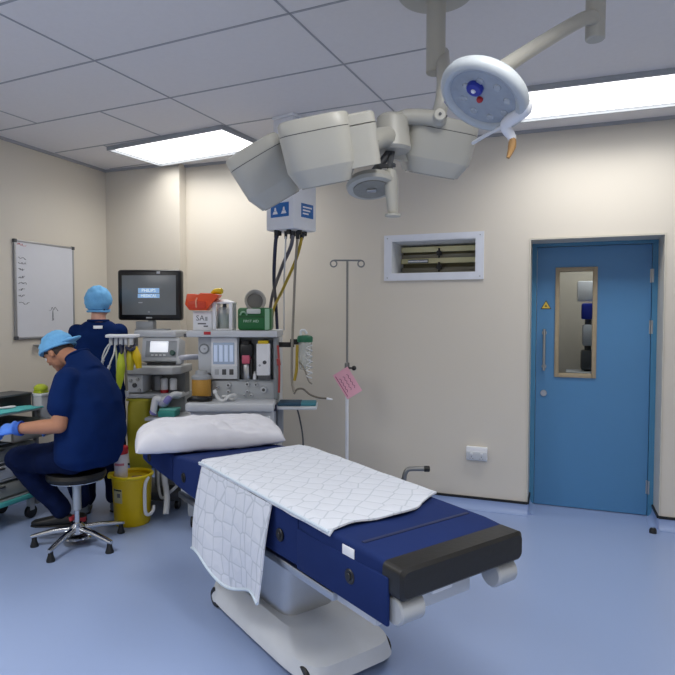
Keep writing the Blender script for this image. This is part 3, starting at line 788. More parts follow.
for px in (218.5, 226, 233.5):
    obj('control_button', bx(lx(px)-.015, lx(px)+.015, -.049, -.044, lz(374.5), lz(369), .002), DGREY if px > 220 else GREYP, kp)
# open bay with vaporiser and box
b = B(); box(b, lx(239.5), lx(241), -.03, .07, lz(381), lz(337.5)); box(b, lx(277), lx(281.5), -.05, .07, lz(400), lz(337.5), .004); box(b, lx(241), lx(277), -.03, .07, lz(381), lz(379.5)); box(b, lx(241), lx(277), .05, .07, lz(380), lz(337.5))
obj('open_bay', b, mat('bay_grey', '858b90', .5), t)
b = bx(lx(213), lx(278), -.02, .07, lz(399.5), lz(380.5), .004); lp = obj('lower_panel', b, mat('panel_grey', 'b0b5ba', .45), t)
for px, py, r in ((218.5, 387, .011), (230, 385, .02), (230, 391.5, .016), (249.5, 384, .018), (258.5, 384.5, .016), (249.5, 391.5, .013), (253.5, 395, .012), (266.5, 389.5, .026), (246.5, 395, .011)):
    b = cyl(B(), (lx(px), -.045, lz(py)), (lx(px), -.018, lz(py)), r*.85, r, n=18, bevel=.003); k_ = obj('control_knob', b, LGREY, lp)
    obj('knob_cap', cyl(B(), (lx(px), -.0475, lz(py)), (lx(px), -.0445, lz(py)), r*.45, n=14), DGREY, k_)
b = bx(lx(193), lx(280), -.26, .10, lz(407), lz(398.8), .015); obj('work_surface', b, LGREY, t)
b = bx(lx(196), lx(279), -.20, .10, .55, lz(407.2), .01); dr = obj('drawer_unit', b, LGREY, t)
for k in range(2):
    z1_ = lz(412)-.16*k; d_ = obj('drawer', bx(lx(199), lx(276), -.215, -.199, z1_-.145, z1_, .005), WHITE, t)
    obj('drawer_pull', bx(lx(225), lx(250), -.228, -.214, z1_-.03, z1_-.015, .004), GREYP, d_)
obj('plinth', bx(lx(194), lx(281), -.25, .36, .09, .26, .02), GREYP, t)
for x in (lx(199), lx(276)):
    for y in (-.2, .31): 
        b = cyl(B(), (x-.015, y, .047), (x+.015, y, .047), .046, n=18, bevel=.004); obj('castor', b, BLACK, t)
# canister
cxx = lx(203); b = lathe(B(), [(.066, 0), (.068, .01), (.068, lz(378)-lz(397)-.01), (.064, lz(378)-lz(397))], (cxx, -.06, lz(397)), n=32); an = obj('absorber_canister', b, AMBER, t, 'amber absorber canister')
b = lathe(B(), [(.07, 0), (.07, .022), (.045, .034), (.04, .06)], (cxx, -.06, lz(378.5)), n=32); obj('canister_lid', b, GREYP, an)
b = lathe(B(), [(.05, 0), (.074, .012), (.074, .038)], (cxx, -.06, lz(401)), n=32); obj('canister_base', b, BLACK, an)
b = tube(B(), [(lx(193), -.15, lz(398)), (lx(199), -.19, lz(395.5)), (lx(209), -.19, lz(396)), (lx(216), -.15, lz(396))], [.016, .02, .02, .016], n=12); obj('absorber_lever', b, BLACK, t)
# right-hand rail, red line, side shelf
b = bx(lx(278), lx(297.5), .02, .05, lz(347.5), lz(342.5), .003); obj('equipment_rail', b, BLACK, t, 'black equipment rail')
b = tube(B(), [(lx(281.5), -.06, lz(345)), (lx(282.5), -.065, lz(355)), (lx(283.2), -.062, lz(372)), (lx(282.5), -.05, lz(392))], .008, n=10); cyl(b, (lx(282), -.064, lz(358)), (lx(283), -.064, lz(365)), .013, n=14, bevel=.003)
obj('red_line', b, mat('dusty_red', 'a8423f', .5), t, 'thin red line down the right edge')
b = bx(lx(279), lx(322), -.16, .10, lz(407), lz(404.3), .004); ss_ = obj('side_shelf', b, LGREY, t)
b = B(); box(b, lx(280), lx(286), .0, .05, lz(437), lz(406), .006); obj('shelf_bracket', b, GREYP, t)
obj('shelf_rail', bx(lx(279), lx(282), -.17, -.14, lz(408), lz(402), .003), HOSED, t)
# ---- things standing on or in it
def inv(px, py, y=0): return (lx(px), y, lz(py))
tv = thing('vaporiser', 'black vaporiser with a pink label in the open bay of the anaesthetic machine', 'vaporiser', inv(248, 379.5, 0))
b = bx(lx(242), lx(255.5), -.05, .048, lz(357), lz(343.5), .02); obj('vaporiser_body', b, BLACK, tv)
obj('dial', cyl(B(), (lx(248), -.01, lz(345)), (lx(248), -.01, lz(340.5)), .040, n=24, bevel=.004), BLACK, tv)
obj('colour_band', bx(lx(244.5), lx(252.5), -.055, .04, lz(363.5), lz(355), .006), mat('pink_band', 'c75a72', .45), tv, 'pink colour band')
b = lathe(B(), [(.030, 0), (.036, .015), (.034, .10), (.03, .11)], (lx(248.5), -.005, lz(379.4)), n=24); obj('filler_block', b, STEEL, tv)
obj('side_block', bx(lx(252.5), lx(255), -.04, .04, lz(378), lz(359), .006), BLACK, tv)
tv = thing('dispenser_box', 'white upright dispenser box with a yellow top in the open bay', 'box', inv(266.5, 379.5))
obj('case', bx(lx(259.5), lx(273.5), -.06, .045, lz(375), lz(343.5), .006), WHITE, tv); obj('yellow_top', bx(lx(261), lx(271.5), -.058, .04, lz(343.8), lz(340.5), .004), YELLOW, tv)
obj('base_foot', bx(lx(261), lx(274), -.055, .04, lz(379.4), lz(374.8), .004), DGREY, tv)
obj('dial', cyl(B(), (lx(268), -.066, lz(362)), (lx(268), -.059, lz(362)), .014, n=18, bevel=.002), DGREY, tv); obj('side_knob', cyl(B(), (lx(263), -.064, lz(365)), (lx(263), -.059, lz(365)), .008, n=12), GREYP, tv)
tv = thing('spray_bottle', 'tiny white bottle between the vaporiser and the dispenser box', 'bottle', inv(257, 379.5, -.02))
b = lathe(B(), [(.013, 0), (.014, .01), (.013, .035), (.007, .045)], inv(257, 379.4, -.02), n=18); obj('bottle', b, WHITE, tv); b = lathe(B(), [(.008, 0), (.008, .014)], (lx(257), -.02, lz(379.4)+.044), n=14); obj('cap', b, LGREY, tv)
zs = lz(330.5)
tv = thing('supply_box', 'white carton with black print under the orange pouch on the top shelf', 'box', (lx(204), .06, zs))
obj('carton', bx(lx(194), lx(213.5), -.04, .16, zs, lz(312), .004), WHITE, tv)
TM = basisM((lx(201.5), -.0405, lz(318.5)), (1, 0, 0), (0, 0, 1)); text('printed_letters', 'SA', .055, TM, INK, tv); 
for k, (x0, x1) in enumerate(((196, 207.5), (202, 209.5))): obj('printed_line', bx(lx(x0+3), lx(x1), -.0415, -.0395, lz(324.5+2.5*k), lz(323.2+2.5*k)), INK, tv)
obj('printed_block', bx(lx(206.5), lx(209), -.0415, -.0395, lz(321), lz(317)), GREYP, tv)
obj('flap_edge', bx(lx(193.7), lx(213.8), -.041, .161, lz(312.3), lz(311.6), .001), LGREY, tv)
tv = thing('medical_pouch', 'orange folded pouch lying on the white carton', 'pouch', (lx(202), .05, lz(311.6)))
b = B(); P_ = [(187.5, 305), (192, 310.6), (210, 310.8), (214.5, 303), (219.5, 299), (223, 295.5), (213, 294), (203, 293.5), (200.5, 297), (198.5, 294.5), (189.5, 294.5)]
pl = [(lx(a), lz(c)) for a, c in P_]; prism(b, pl, basisM((0, .02, 0), (1, 0, 0), (0, 0, 1)), .11); bev(b, b.verts[:], .007); obj('pouch_body', b, ORANGE, tv, sharp=60)
b = bx(lx(191), lx(209), -.097, -.085, lz(309), lz(302), .005); obj('pouch_pocket', b, mat('orange_red', 'd23e1c', .4), tv)
b = tube(B(), [inv(199.5, 308, -.095), inv(199.3, 301, -.098), inv(201.5, 295, -.06)], .006, n=8); obj('pouch_seam', b, mat('pale_orange', 'f0a78a', .5), tv)
obj('pouch_sticker', cyl(B(), inv(194, 304.5, -.093), inv(194, 304.5, -.089), .012, n=14), WHITE, tv)
tv = thing('rolled_packet', 'yellow rolled packet tucked on top of the orange pouch', 'packet', inv(220, 294, -.02))
b = tube(B(), [inv(213, 294, -.03), inv(217.5, 291.8, -.03), inv(223.5, 291.6, -.03)], [.012, .021, .024], n=14); obj('packet', b, YELLOW, tv); obj('packet_end', cyl(B(), inv(223.6, 291.6, -.03), inv(225, 291.7, -.03), .02, .012, n=14), YELLOW, tv)
tv = thing('jar_holder', 'white framed clear jar holder with a peaked lid on the top shelf', 'jar', (lx(224), .04, zs))
b = B()
for x in (216, 233):
    box(b, lx(x)-.012, lx(x)+.012, -.05, -.03, zs, lz(303.5), .002); box(b, lx(x)-.012, lx(x)+.012, .11, .13, zs, lz(303.5), .002)
box(b, lx(215), lx(234), -.05, .13, zs, zs+.012, .002); obj('holder_frame', b, WHITE, tv)
b = B(); loft(b, [((lx(224.5), .04, lz(303.8)), V((1, 0, 0)), V((0, 1, 0)), .082, .095), ((lx(224.5), .04, lz(302.5)), V((1, 0, 0)), V((0, 1, 0)), .082, .095), ((lx(224.5), .04, lz(299.5)), V((1, 0, 0)), V((0, 1, 0)), .02, .03)], p=6); obj('peaked_lid', b, WHITE, tv)
b = lathe(B(), [(.05, 0), (.054, .01), (.054, .14), (.04, .155)], (lx(224.5), .04, zs+.013), n=28); obj('jar', b, CLEAR, tv)
b = lathe(B(), [(.046, 0), (.046, .10)], (lx(224.5), .04, zs+.02), n=24); obj('jar_contents', b, mat('grey_green', '8a9a88', .6), tv)
b = cyl(B(), (lx(224.5), .04, zs+.12), (lx(224.5), .04, lz(304)), .014, n=14); obj('jar_spindle', b, DGREY, tv)
tv = thing('first_aid_case', 'green case with pale lettering at the right end of the top shelf', 'case', (lx(257), .05, zs))
b = bx(lx(240), lx(274.5), -.05, .14, zs, lz(307.8), .02); obj('case_body', b, GREEN, tv); obj('case_side', bx(lx(268), lx(273), -.053, .13, zs+.004, lz(309), .006), GREENL, tv, 'pale green end panel')
obj('case_lid_seam', bx(lx(240.5), lx(267.5), -.052, -.047, lz(317.5), lz(316.6)), mat('dark_green', '0c3f1c', .5), tv)
obj('carry_handle', tube(B(), [inv(243, 315, -.055), inv(245, 312.5, -.07), inv(248, 312.5, -.07), inv(250, 315, -.055)], .006, n=8), GREENL, tv)
TM = basisM((lx(254), -.0505, lz(321.3)), (1, 0, 0), (0, 0, 1)); text('case_lettering', 'FIRST AID', .026, TM, mat('pale_print', 'bcd6c2', .5), tv)
tv = thing('breathing_mask', 'grey cup-shaped breathing mask leaning on top of the green case', 'mask', (lx(257), 0, lz(308)))
dm = V((.25, -.92, .30)).normalized(); xm = V((1, 0, 0)); xm = (xm-dm*xm.dot(dm)).normalized(); MM = M3((lx(257.5), -.01, lz(301)), xm, dm.cross(xm), dm)
b = lathe(B(), [(.025, -.08), (.05, -.06), (.074, -.01), (.079, .01), (.074, .02), (.063, .012), (.052, -.02), (.02, -.05)], n=32); bmesh.ops.scale(b, vec=(1, 1.08, 1), verts=b.verts[:]); b.transform(MM); mk = obj('mask_shell', b, mat('mask_grey', 'a7a49c', .4), tv)
b = lathe(B(), [(.055, -.012), (.058, -.006)], n=28); b.transform(MM); obj('mask_inside', b, mat('mask_dark', '6d6c66', .5), tv)
b = bx(lx(250), lx(264), -.080, -.052, lz(314), lz(309), .008); obj('mask_strap', b, mat('strap_pale', 'c9cec9', .5), tv)
tv = thing('folded_drape', 'folded dark blue and teal drape on the side shelf right of the anaesthetic machine', 'drape', (lx(300), -.02, lz(404.2)))
obj('dark_fold', bx(lx(282), lx(306), -.13, .06, lz(404.2), lz(401), .008), mat('dark_teal', '24475e', .7), tv); obj('teal_fold', bx(lx(304), lx(321), -.12, .05, lz(404.2), lz(401.3), .008), mat('teal_fold', '3d7f8f', .7), tv)
tv = thing('tubing_set', 'white coiled tubing lying on the work surface of the anaesthetic machine', 'tubing', (lx(232), -.18, lz(398.8)))
zt = lz(398.8)+.011
b = tube(B(), [(lx(221), -.20, zt+.06), (lx(224), -.20, zt+.02), (lx(229), -.21, zt), (lx(236), -.19, zt+.035), (lx(240), -.15, zt+.03), (lx(238), -.12, zt), (lx(232), -.13, zt), (lx(228), -.17, zt+.025), (lx(233), -.2, zt+.03)], .011, n=10); obj('tube', b, HOSEW, tv)
b = tube(B(), [(lx(221.3), -.20, zt+.055), (lx(220), -.20, zt+.075)], [.016, .013], n=12); obj('connector', b, WHITE, tv)
frame()
tv = hose('dark thin lead curling along above the side shelf to a white tip', [(294, 394, 4.26), (297, 389.5, 4.27), (303, 389, 4.28), (310, 394.5, 4.28), (318, 397.5, 4.28), (327, 398.5, 4.28)], .007, mat('lead_grey', '6d675c', .5), None, 'lead', 'leads by the side shelf', nm='patient_lead')
P0 = at(326.5, 398.5, 4.28); P1 = at(332.5, 399.5, 4.28); obj('white_tip', tube(B(), [P0, P1], [.009, .006], n=10), WHITE, tv)
hose('dark line hanging under the side shelf down to the floor', [(297, 408, 4.24), (300, 420, 4.26), (303, 440, 4.28), (304, 480, 4.3)], .006, DGREY, None, 'lead', 'leads by the side shelf', nm='drain_line')
# suction liner with green lid
c = at(305, 342, 4.33); frame((c.x, c.y, 0), YAW); s43 = FPX/4.33
tv = thing('suction_canister', 'clear suction canister with a green lid hanging right of the black rail', 'canister', (0, 0, c.z-.2))
z0 = c.z
b = lathe(B(), [(.036, -.20), (.044, -.19), (.052, 0), (.052, .005)], (0, 0, z0), n=28); obj('liner', b, mat('liner_clear', 'cdd6d4', .2, alpha=.38), tv)
b = lathe(B(), [(.056, 0), (.058, .03), (.05, .045), (.02, .05)], (0, 0, z0), n=28); obj('lid', b, mat('lid_green', '1f6a4c', .45), tv)
b = tube(B(), [(-.03, 0, z0+.045), (-.03, 0, z0+.08), (-.005, 0, z0+.085), (.015, 0, z0+.06)], .009, n=10); obj('elbow_port', b, WHITE, tv)
b = B(); pts = []
for i in range(60):
    a = i/60*2*PI*6; pts.append((.035+.02*math.cos(a), -.06+.02*math.sin(a), z0-.02-.24*i/60))
tube(b, pts, .0045, n=6, sub=2); obj('coiled_tube', b, HOSEW, tv)
b = tube(B(), [(-.055, -.02, z0-.02), (-.058, -.02, z0-.12), (-.06, -.02, z0-.2), (-.075, -.02, z0-.28)], .011, n=10); obj('yellow_tube', b, HOSEY, tv, 'yellow tube beside the canister')
b = tube(B(), [(-.04, -.05, z0-.14), (.0, -.055, z0-.2), (.03, -.05, z0-.28), (.055, -.05, z0-.30)], .006, n=8); obj('grey_tube', b, HOSEG, tv)
b = bx(-.11, -.03, .02, .05, z0-.02, z0+.02, .004); obj('bracket', b, BLACK, tv)

# ================================================================== MONITOR CART (left of the anaesthetic machine)
DC = 4.70; S_ = FPX/DC
og = at(155, 315, DC); frame((og.x, og.y, 0), YAW-.06)
def lx(px): return (px-155)/S_
def lz(py): return HC-(py-315.6)/S_
t = thing('ventilator_cart', 'grey cart with a column and curved tray carrying the big monitor', 'cart')
b = bx(lx(126), lx(133), .04, .10, .12, lz(337), .01); obj('rear_column', b, GREYP, t)
b = bx(lx(152.5), lx(165), .0, .10, .12, lz(372), .012); obj('centre_column', b, mat('column_grey', '8f918e', .5), t)
b = bx(lx(166), lx(184), .02, .22, .12, lz(394), .01); obj('cabinet', b, GREYP, t)
b = B(); box(b, lx(138), lx(180.5), -.10, .20, lz(337.5), lz(331), .012); obj('top_shelf', b, LGREY, t)
b = B(); box(b, lx(134), lx(152), .02, .10, lz(331), lz(322), .006); box(b, lx(134), lx(166), .0, .12, lz(331.5), lz(329.5), .004); cyl(b, (lx(149), .06, lz(331)), (lx(149), .06, lz(318)), .03, n=18); obj('monitor_mount', b, GREYP, t)
b = bx(lx(144), lx(148), .085, .13, lz(374), lz(337), .008); obj('support_post', b, DGREY, t)
b = bx(lx(170), lx(176), .06, .12, lz(374), lz(362), .008); obj('support_post', b, DGREY, t)
# curved tray
b = B()
poly = [(lx(132), -.16), (lx(135), -.21), (lx(145), -.235), (lx(165), -.24), (lx(182), -.22), (lx(188), -.17), (lx(188), .12), (lx(132), .12)]
prism(b, poly, Matrix.Translation((0, 0, lz(372.5))), lz(365)-lz(372.5)); bev(b, b.verts[:], .010); obj('curved_tray', b, mat('tray_grey', 'b3b5b6', .4), t)
b = B(); box(b, lx(133.5), lx(151), -.18, .05, lz(391), lz(373), .012); lb = obj('gas_module', b, LGREY, t)
for px, py, r in ((139, 379, .013), (146, 378, .013), (143, 383.5, .017), (147.5, 388, .012)):
    b = cyl(B(), (lx(px), -.195, lz(py)), (lx(px), -.178, lz(py)), r, n=16, bevel=.003); obj('module_knob', b, GREYP if px != 143 else DGREY, lb)
b = cyl(B(), (lx(131.5), -.06, lz(376)), (lx(131.5), -.06, lz(391)), .035, n=18, bevel=.006); obj('black_side_grip', b, BLACK, t)
b = B(); box(b, lx(151.5), lx(186), -.02, .1, lz(394), lz(373), .008); obj('recess_body', b, mat('recess_grey', '77797a', .5), t)
b = bx(lx(134), lx(186), -.17, .08, lz(396.5), lz(392), .01); obj('lower_rim', b, LGREY, t)
for px in (168, 177):
    b = lathe(B(), [(.026, 0), (.028, .01), (.028, .10), (.02, .11)], (lx(px), -.09, lz(391.5)), n=20); c_ = obj('gas_flask', b, WHITE, t)
    b = lathe(B(), [(.03, -.0), (.03, .024)], (lx(px), -.09, lz(391.9)), n=20); obj('flask_base', b, RED if px == 168 else DGREY, c_)
b = bx(lx(157), lx(163), -.07, -.02, lz(390), lz(376), .006); obj('valve_block', b, GREYP, t)
obj('lower_shelf', bx(lx(157), lx(199), -.28, .2, lz(416), lz(413), .006), LGREY, t)
obj('base', bx(lx(132), lx(186), -.18, .26, .07, .14, .02), DGREY, t)
for x in (lx(136), lx(182)):
    for y in (-.13, .21): obj('castor', cyl(B(), (x-.015, y, .036), (x+.015, y, .036), .036, n=16, bevel=.004), BLACK, t)
def LP(px, py, y):
    q = FR.inverted() @ at(px, py, DC+(y-.13)*.99); return V((q.x, q.y, q.z))
# lead rack on an arm
b = B(); poly = [LP(105, 335, -.36)[:2], LP(135, 335, -.34)[:2], LP(140, 335, -.22)[:2], LP(109, 335, -.22)[:2]]; RZK = LP(120, 337.5, -.3).z
prism(b, poly, Matrix.Translation((0, 0, RZK)), .022); bev(b, b.verts[:], .006); rk = obj('lead_rack', b, WHITE, t, 'white lead rack on the cart side')
obj('rack_arm', bx(lx(138), lx(141), -.37, .06, RZK-.016, RZK+.001, .004), GREYP, t)
for k in range(5):
    x = LP(110.5+5.2*k, 341, -.31).x; b = bx(x-.012, x+.012, -.455, -.43, RZK-.055, RZK+.001, .005); obj('lead_socket', b, LGREY, rk)
tm = thing('patient_monitor', 'large black-framed monitor with a grey screen on top of the cart', 'monitor', (lx(149), .06, lz(322)))
b = bx(lx(116.5), lx(181.5), .0, .085, lz(321), lz(270.3), .022, seg=3); obj('monitor_housing', b, BEZEL, tm)
obj('rear_housing', bx(lx(124), lx(174), .08, .15, lz(317), lz(275), .02), DGREY, tm)
scn = obj('screen', bx(lx(121.5), lx(176.5), -.004, .004, lz(315.5), lz(276), .002), SCREEN, tm)
X = V((1, 0, 0))
obj('logo_band', bx(lx(138.2), lx(159.8), -.0052, -.0036, lz(293.7), lz(288.8)), LOGOB, scn); obj('title_band', bx(lx(137.8), lx(160), -.0052, -.0036, lz(298.6), lz(294.4)), LOGOB, scn)
text('screen_title', 'PHILIPS', .036, basisM((lx(149), -.0056, lz(291.2)), (1, 0, 0), (0, 0, 1)), LOGOW, scn)
text('screen_title', 'MEDICAL', .031, basisM((lx(149), -.0056, lz(296.6)), (1, 0, 0), (0, 0, 1)), LOGOW, scn)
obj('screen_note', bx(lx(138.5), lx(142.5), -.0052, -.0036, lz(303.8), lz(302.8)), GREYP, scn)
obj('screen_note', bx(lx(148), lx(150), -.0052, -.0036, lz(313), lz(312.2)), GREYP, scn)
obj('maker_badge', bx(lx(146), lx(152), -.002, .002, lz(319), lz(317.7)), GREYP, tm)
obj('bezel_light', bx(lx(157), lx(160.5), -.003, .002, lz(274.6), lz(272.2), .002), LGREY, tm, 'pale light on the upper bezel')
# ventilator display unit
tv = thing('ventilator', 'light grey ventilator unit with a small lit screen below the big monitor', 'ventilator', (lx(164), -.05, lz(365)))
TL = Matrix.Translation((0, -.02, lz(363.5))) @ Matrix.Rotation(-.22, 4, 'X')
hh = lz(339.5)-lz(363.5)
b = bx(lx(145.5), lx(183), -.10, .06, 0, hh, .014, M=TL); vb = obj('casing', b, LGREY, tv)
b = bx(lx(150), lx(181), -.1035, -.0995, .03, hh-.03, .002, M=TL); obj('front_panel', b, mat('panel_mid_grey', '9aa0a6', .4), vb)
b = bx(lx(154.5), lx(172.5), -.108, -.103, .07, .07+.085, .002, M=TL); obj('screen', b, SCREENW, vb, 'small lit white screen')
b = cyl(B(), (lx(177.5), -.125, .065), (lx(177.5), -.10, .065), .020, n=20, bevel=.003); b.transform(TL); obj('rotary_knob', b, mat('dark_green_knob', '1f4d43', .4), vb)
for k in range(4):
    b = bx(lx(156+4*k), lx(158.4+4*k), -.107, -.103, .042, .052, .001, M=TL); obj('soft_key', b, WHITE, vb)
obj('foot', bx(lx(150), lx(178), -.08, .05, lz(364.9), lz(363), .004), DGREY, tv)
# arm across to the anaesthetic machine
tv = thing('hose_arm', 'pale jointed arm reaching from the ventilator across to the anaesthetic machine', 'support arm', (lx(186), -.02, lz(365)))
b = tube(B(), [(lx(181), -.06, lz(364)), (lx(184), -.09, lz(358.5)), (lx(190), -.10, lz(357)), (lx(199), -.03, lz(357))], .022, n=12); obj('arm', b, mat('arm_lilac_grey', 'b9bcca', .4), tv)
obj('arm_joint', ball(B(), (lx(183.5), -.09, lz(360)), (.03, .03, .035)), LGREY, tv)
# leads hanging from the rack
def lead(label, pts, r, m, nm='monitor_lead', cat='lead', grp='leads hanging from the monitor cart rack', clip=True):
    P = [LP(a, c, y) for a, c, y in pts]
    t = thing(nm, label, cat, P[-1], grp); obj('cable', tube(B(), P, r, n=8), m, t)
    if clip:
        d = (P[-1]-P[-2]).normalized(); obj('clip', tube(B(), [P[-1]-d*.01, P[-1]+d*.035], [r+.006, r+.003], n=8), LGREY, t)
    return t
lead('white monitor lead making the widest loop at the left end of the rack', [(109, 344, -.31), (105, 350, -.33), (102.5, 358, -.33), (103, 366, -.32), (106, 372, -.31)], .006, HOSEW)
lead('white monitor lead making a short inner loop at the left end of the rack', [(110, 345, -.315), (107, 352, -.35), (104, 358, -.36), (102.8, 361, -.35)], .005, HOSEW)
lead('white monitor lead slanting down to the left from the second rack socket', [(115, 345, -.31), (114, 353, -.34), (111, 361, -.36), (109, 367, -.36)], .006, HOSEW)
lead('pale lead hanging straight down from the second rack socket', [(115, 345, -.305), (116.5, 356, -.33), (117, 370, -.33), (118, 386, -.32)], .007, mat('pale_green_lead', 'bcc4a4', .5))
lead('pale grey lead hanging straight down from the middle of the rack', [(125.5, 345, -.315), (125, 356, -.34), (126, 372, -.33), (127, 392, -.3)], .009, HOSEG)
lead('dark navy lead bundle hanging from the middle of the rack', [(120.5, 345, -.31), (121.5, 352, -.34), (120.5, 360, -.34), (119.5, 368, -.34)], .011, HOSED)
lead('short dark navy lead draped at the right end of the rack', [(126.5, 347.5, -.33), (130, 350, -.36), (134, 348.5, -.34), (135, 345, -.3)], .012, HOSED, clip=False)
# yellow sleeves
def sleeve(label, pts, r, m):
    P = [LP(a, c, y) for a, c, y in pts]; t = thing('cable_sleeve', label, 'cable sleeve', P[-1], 'yellow sleeves hanging from the rack')
    b = tube(B(), P, r, n=10); ce = sum((v.co for v in b.verts), V())/len(b.verts)
    obj('sleeve', b, m, t); obj('tie', tube(B(), [P[0]+V((0, 0, .014)), P[0]-V((0, 0, .008))], [.012, .015], n=10), HOSED, t)
sleeve('lime yellow sleeve hanging lowest, close behind the seated person', [(121.5, 353, -.33), (121, 364, -.35), (120, 377, -.35), (118.8, 389, -.35)], [.018, .030, .028, .014], LIME)
sleeve('yellow sleeve hanging under the right end of the rack', [(134.5, 347, -.32), (137, 357, -.32), (139, 368, -.31)], [.020, .030, .020], YELLOW)
sleeve('olive yellow sleeve hanging behind the right end of the rack', [(130.5, 349, -.30), (130, 359, -.31), (129.5, 370, -.31)], [.018, .034, .026], YELL2)
# yellow waste liner hanging below the module
tv = thing('waste_liner', 'tall yellow waste bag hanging under the cart module, behind the yellow bin', 'waste bag', (lx(142), -.10, .35))
b = B(); secs = []
for i, (z, w, d) in enumerate(((lz(398.5), .078, .05), (lz(405), .084, .07), (lz(430), .086, .08), (lz(455), .082, .08), (lz(470), .07, .06))):
    secs.append(((lx(144), -.10, z), V((1, 0, 0)), V((0, 1, 0)), w, d))
loft(b, secs, n=32, p=3.5)
for v in b.verts: v.co += V((mn.noise(v.co*14)*.012, mn.noise(v.co*14+V((5, 0, 0)))*.012, 0))
obj('bag', b, YELL2, tv); obj('bag_rim', bx(lx(132.5), lx(155), -.155, -.045, lz(399.5), lz(397.2), .004), mat('rim_yellow', 'c9c23c', .4), tv)
# breathing circuit pieces on the lower shelf
zs2 = lz(413)
tv = thing('breathing_circuit', 'white and lilac breathing circuit pieces behind the pillow, right of the yellow waste bag', 'breathing circuit', (lx(172), -.2, zs2))
b = tube(B(), [(lx(164), -.24, zs2+.02), (lx(164.5), -.24, lz(404)), (lx(166), -.23, lz(396)), (lx(170), -.22, lz(396.5))], .026, n=14); obj('elbow_tube', b, WHITE, tv)
b = tube(B(), [(lx(169), -.22, lz(397)), (lx(175), -.21, lz(395.5)), (lx(183), -.2, lz(391.5)), (lx(189), -.18, lz(392))], [.024, .02, .022, .018], n=14); obj('straight_tube', b, HOSEW, tv)
b = tube(B(), [(lx(175), -.225, lz(399.5)), (lx(177.5), -.22, lz(396)), (lx(179), -.21, lz(394))], [.024, .026, .02], n=14); obj('lilac_joint', b, LILAC, tv, 'lilac joint')
b = tube(B(), [(lx(163.5), -.25, zs2+.0+.028), (lx(164.5), -.25, lz(408))], [.028, .03], n=14); obj('lilac_cap', b, LILAC, tv, 'lilac cap')
b = ball(B(), (lx(172), -.2, lz(399.5)), (.045, .045, .04)); obj('rebreathing_bag', b, mat('bag_lilac_grey', 'b4b4c8', .4), tv)
tv = thing('folded_pad', 'small teal folded pad behind the pillow below the breathing circuit', 'pad', (lx(177), -.22, zs2))
obj('pad_fold', bx(lx(169), lx(186), -.27, -.14, zs2+.004, zs2+.052, .012), mat('teal_pad', '3f9c8f', .7), tv); obj('pad_fold', bx(lx(170), lx(187), -.26, -.15, zs2+.05, zs2+.066, .006), mat('teal_pad_pale', '6fbcb0', .7), tv)
frame()
tv = hose('white corrugated hose hanging to the floor beside the yellow bin', [(163, 470, 4.42), (166, 488, 4.40), (167, 500, 4.36), (166, 514, 4.32)], .022, HOSEW, None, 'hose', 'white hoses by the yellow bin', nm='breathing_hose')
tv = hose('white thin hose loop behind the yellow bin, below the head of the table', [(158, 470, 4.5), (158.5, 486, 4.5), (162, 498, 4.48), (170, 492, 4.45), (177, 486, 4.45)], .011, HOSEW, None, 'hose', 'white hoses by the yellow bin', nm='breathing_hose')

# ================================================================== SHARPS BIN AND CANISTER
q = atz(132.5, 522, 0); frame((q.x, q.y, 0), YAW+.25)
t = thing('sharps_bin', 'yellow round clinical waste bin with a white handle, left of the table', 'bin')
b = lathe(B(), [(.118, 0), (.124, .008), (.136, .30), (.140, .345), (.132, .345), (.128, .30), (.118, .02)], n=40, cap=True); obj('bin_body', b, YELLOW, t)
b = B(); torus(b, (0, 0, .352), .140, .012, n=40); obj('bin_rim', b, mat('bin_rim_yellow', 'e6cc12', .4), t)
b = lathe(B(), [(.133, .318), (.133, .33), (.02, .332)], n=36); obj('inner_lid', b, mat('bin_lid_yellow', 'c9ad10', .5), t)
b = B(); box(b, -.165, -.12, -.04, .03, .335, .372, .012); obj('lid_catch', b, mat('bin_rim_yellow', 'e6cc12', .4), t)
b = bx(.0, .07, -.06, -.01, .331, .343, .004); obj('aperture_flap', b, mat('flap_brown', '8f6f4a', .5), t)
def on_cyl(b, ang0, ang1, z0, z1, r0, r1, th, n=8):
    rs = []
    for i in range(n+1):
        a = ang0+(ang1-ang0)*i/n; c_, s_ = math.cos(a), math.sin(a)
        rs.append([b.verts.new((c_*R, s_*R, z)) for R, z in ((r0, z0), (r0+th, z0), (r1+th, z1), (r1, z1))])
    skin(b, rs); return b
lb_ = obj('bin_label', on_cyl(B(), -2.62, -2.02, .175, .275, .1305, .1350, .002), mat('label_pale', 'b9b48c', .5), t, 'pale paper label on the bin')
obj('label_band', on_cyl(B(), -2.60, -2.04, .262, .272, .1362, .1366, .0012), BLACK, lb_)
obj('label_mark', on_cyl(B(), -2.32, -2.12, .215, .245, .1343, .1352, .0012, 4), INK, lb_)
b = tube(B(), [(.118, -.085, .345), (.098, -.112, .30), (.094, -.118, .20), (.098, -.112, .10), (.122, -.09, .075), (.146, -.05, .09), (.15, -.03, .12)], .0125, n=12); obj('carry_handle', b, WHITE, t, 'white carry handle')
frame((q.x, q.y, 0), YAW+.25)
M_ = Matrix.Rotation(-(YAW+.25), 3, 'Z'); off = M_ @ (RH*(-.066)+FH*(-.035))
tv = thing('specimen_canister', 'white canister with a red lid standing in the top of the yellow bin', 'canister', (off.x, off.y, .333))
b = lathe(B(), [(.040, 0), (.045, .006), (.047, .175), (.044, .18)], (off.x, off.y, .333), n=30); cb = obj('canister_body', b, mat('canister_white', 'd4d0d6', .4), tv)
b = lathe(B(), [(.050, 0), (.051, .04), (.047, .052), (.03, .055)], (off.x, off.y, .510), n=30); obj('lid', b, RED, tv, 'red screw lid')
b = B()
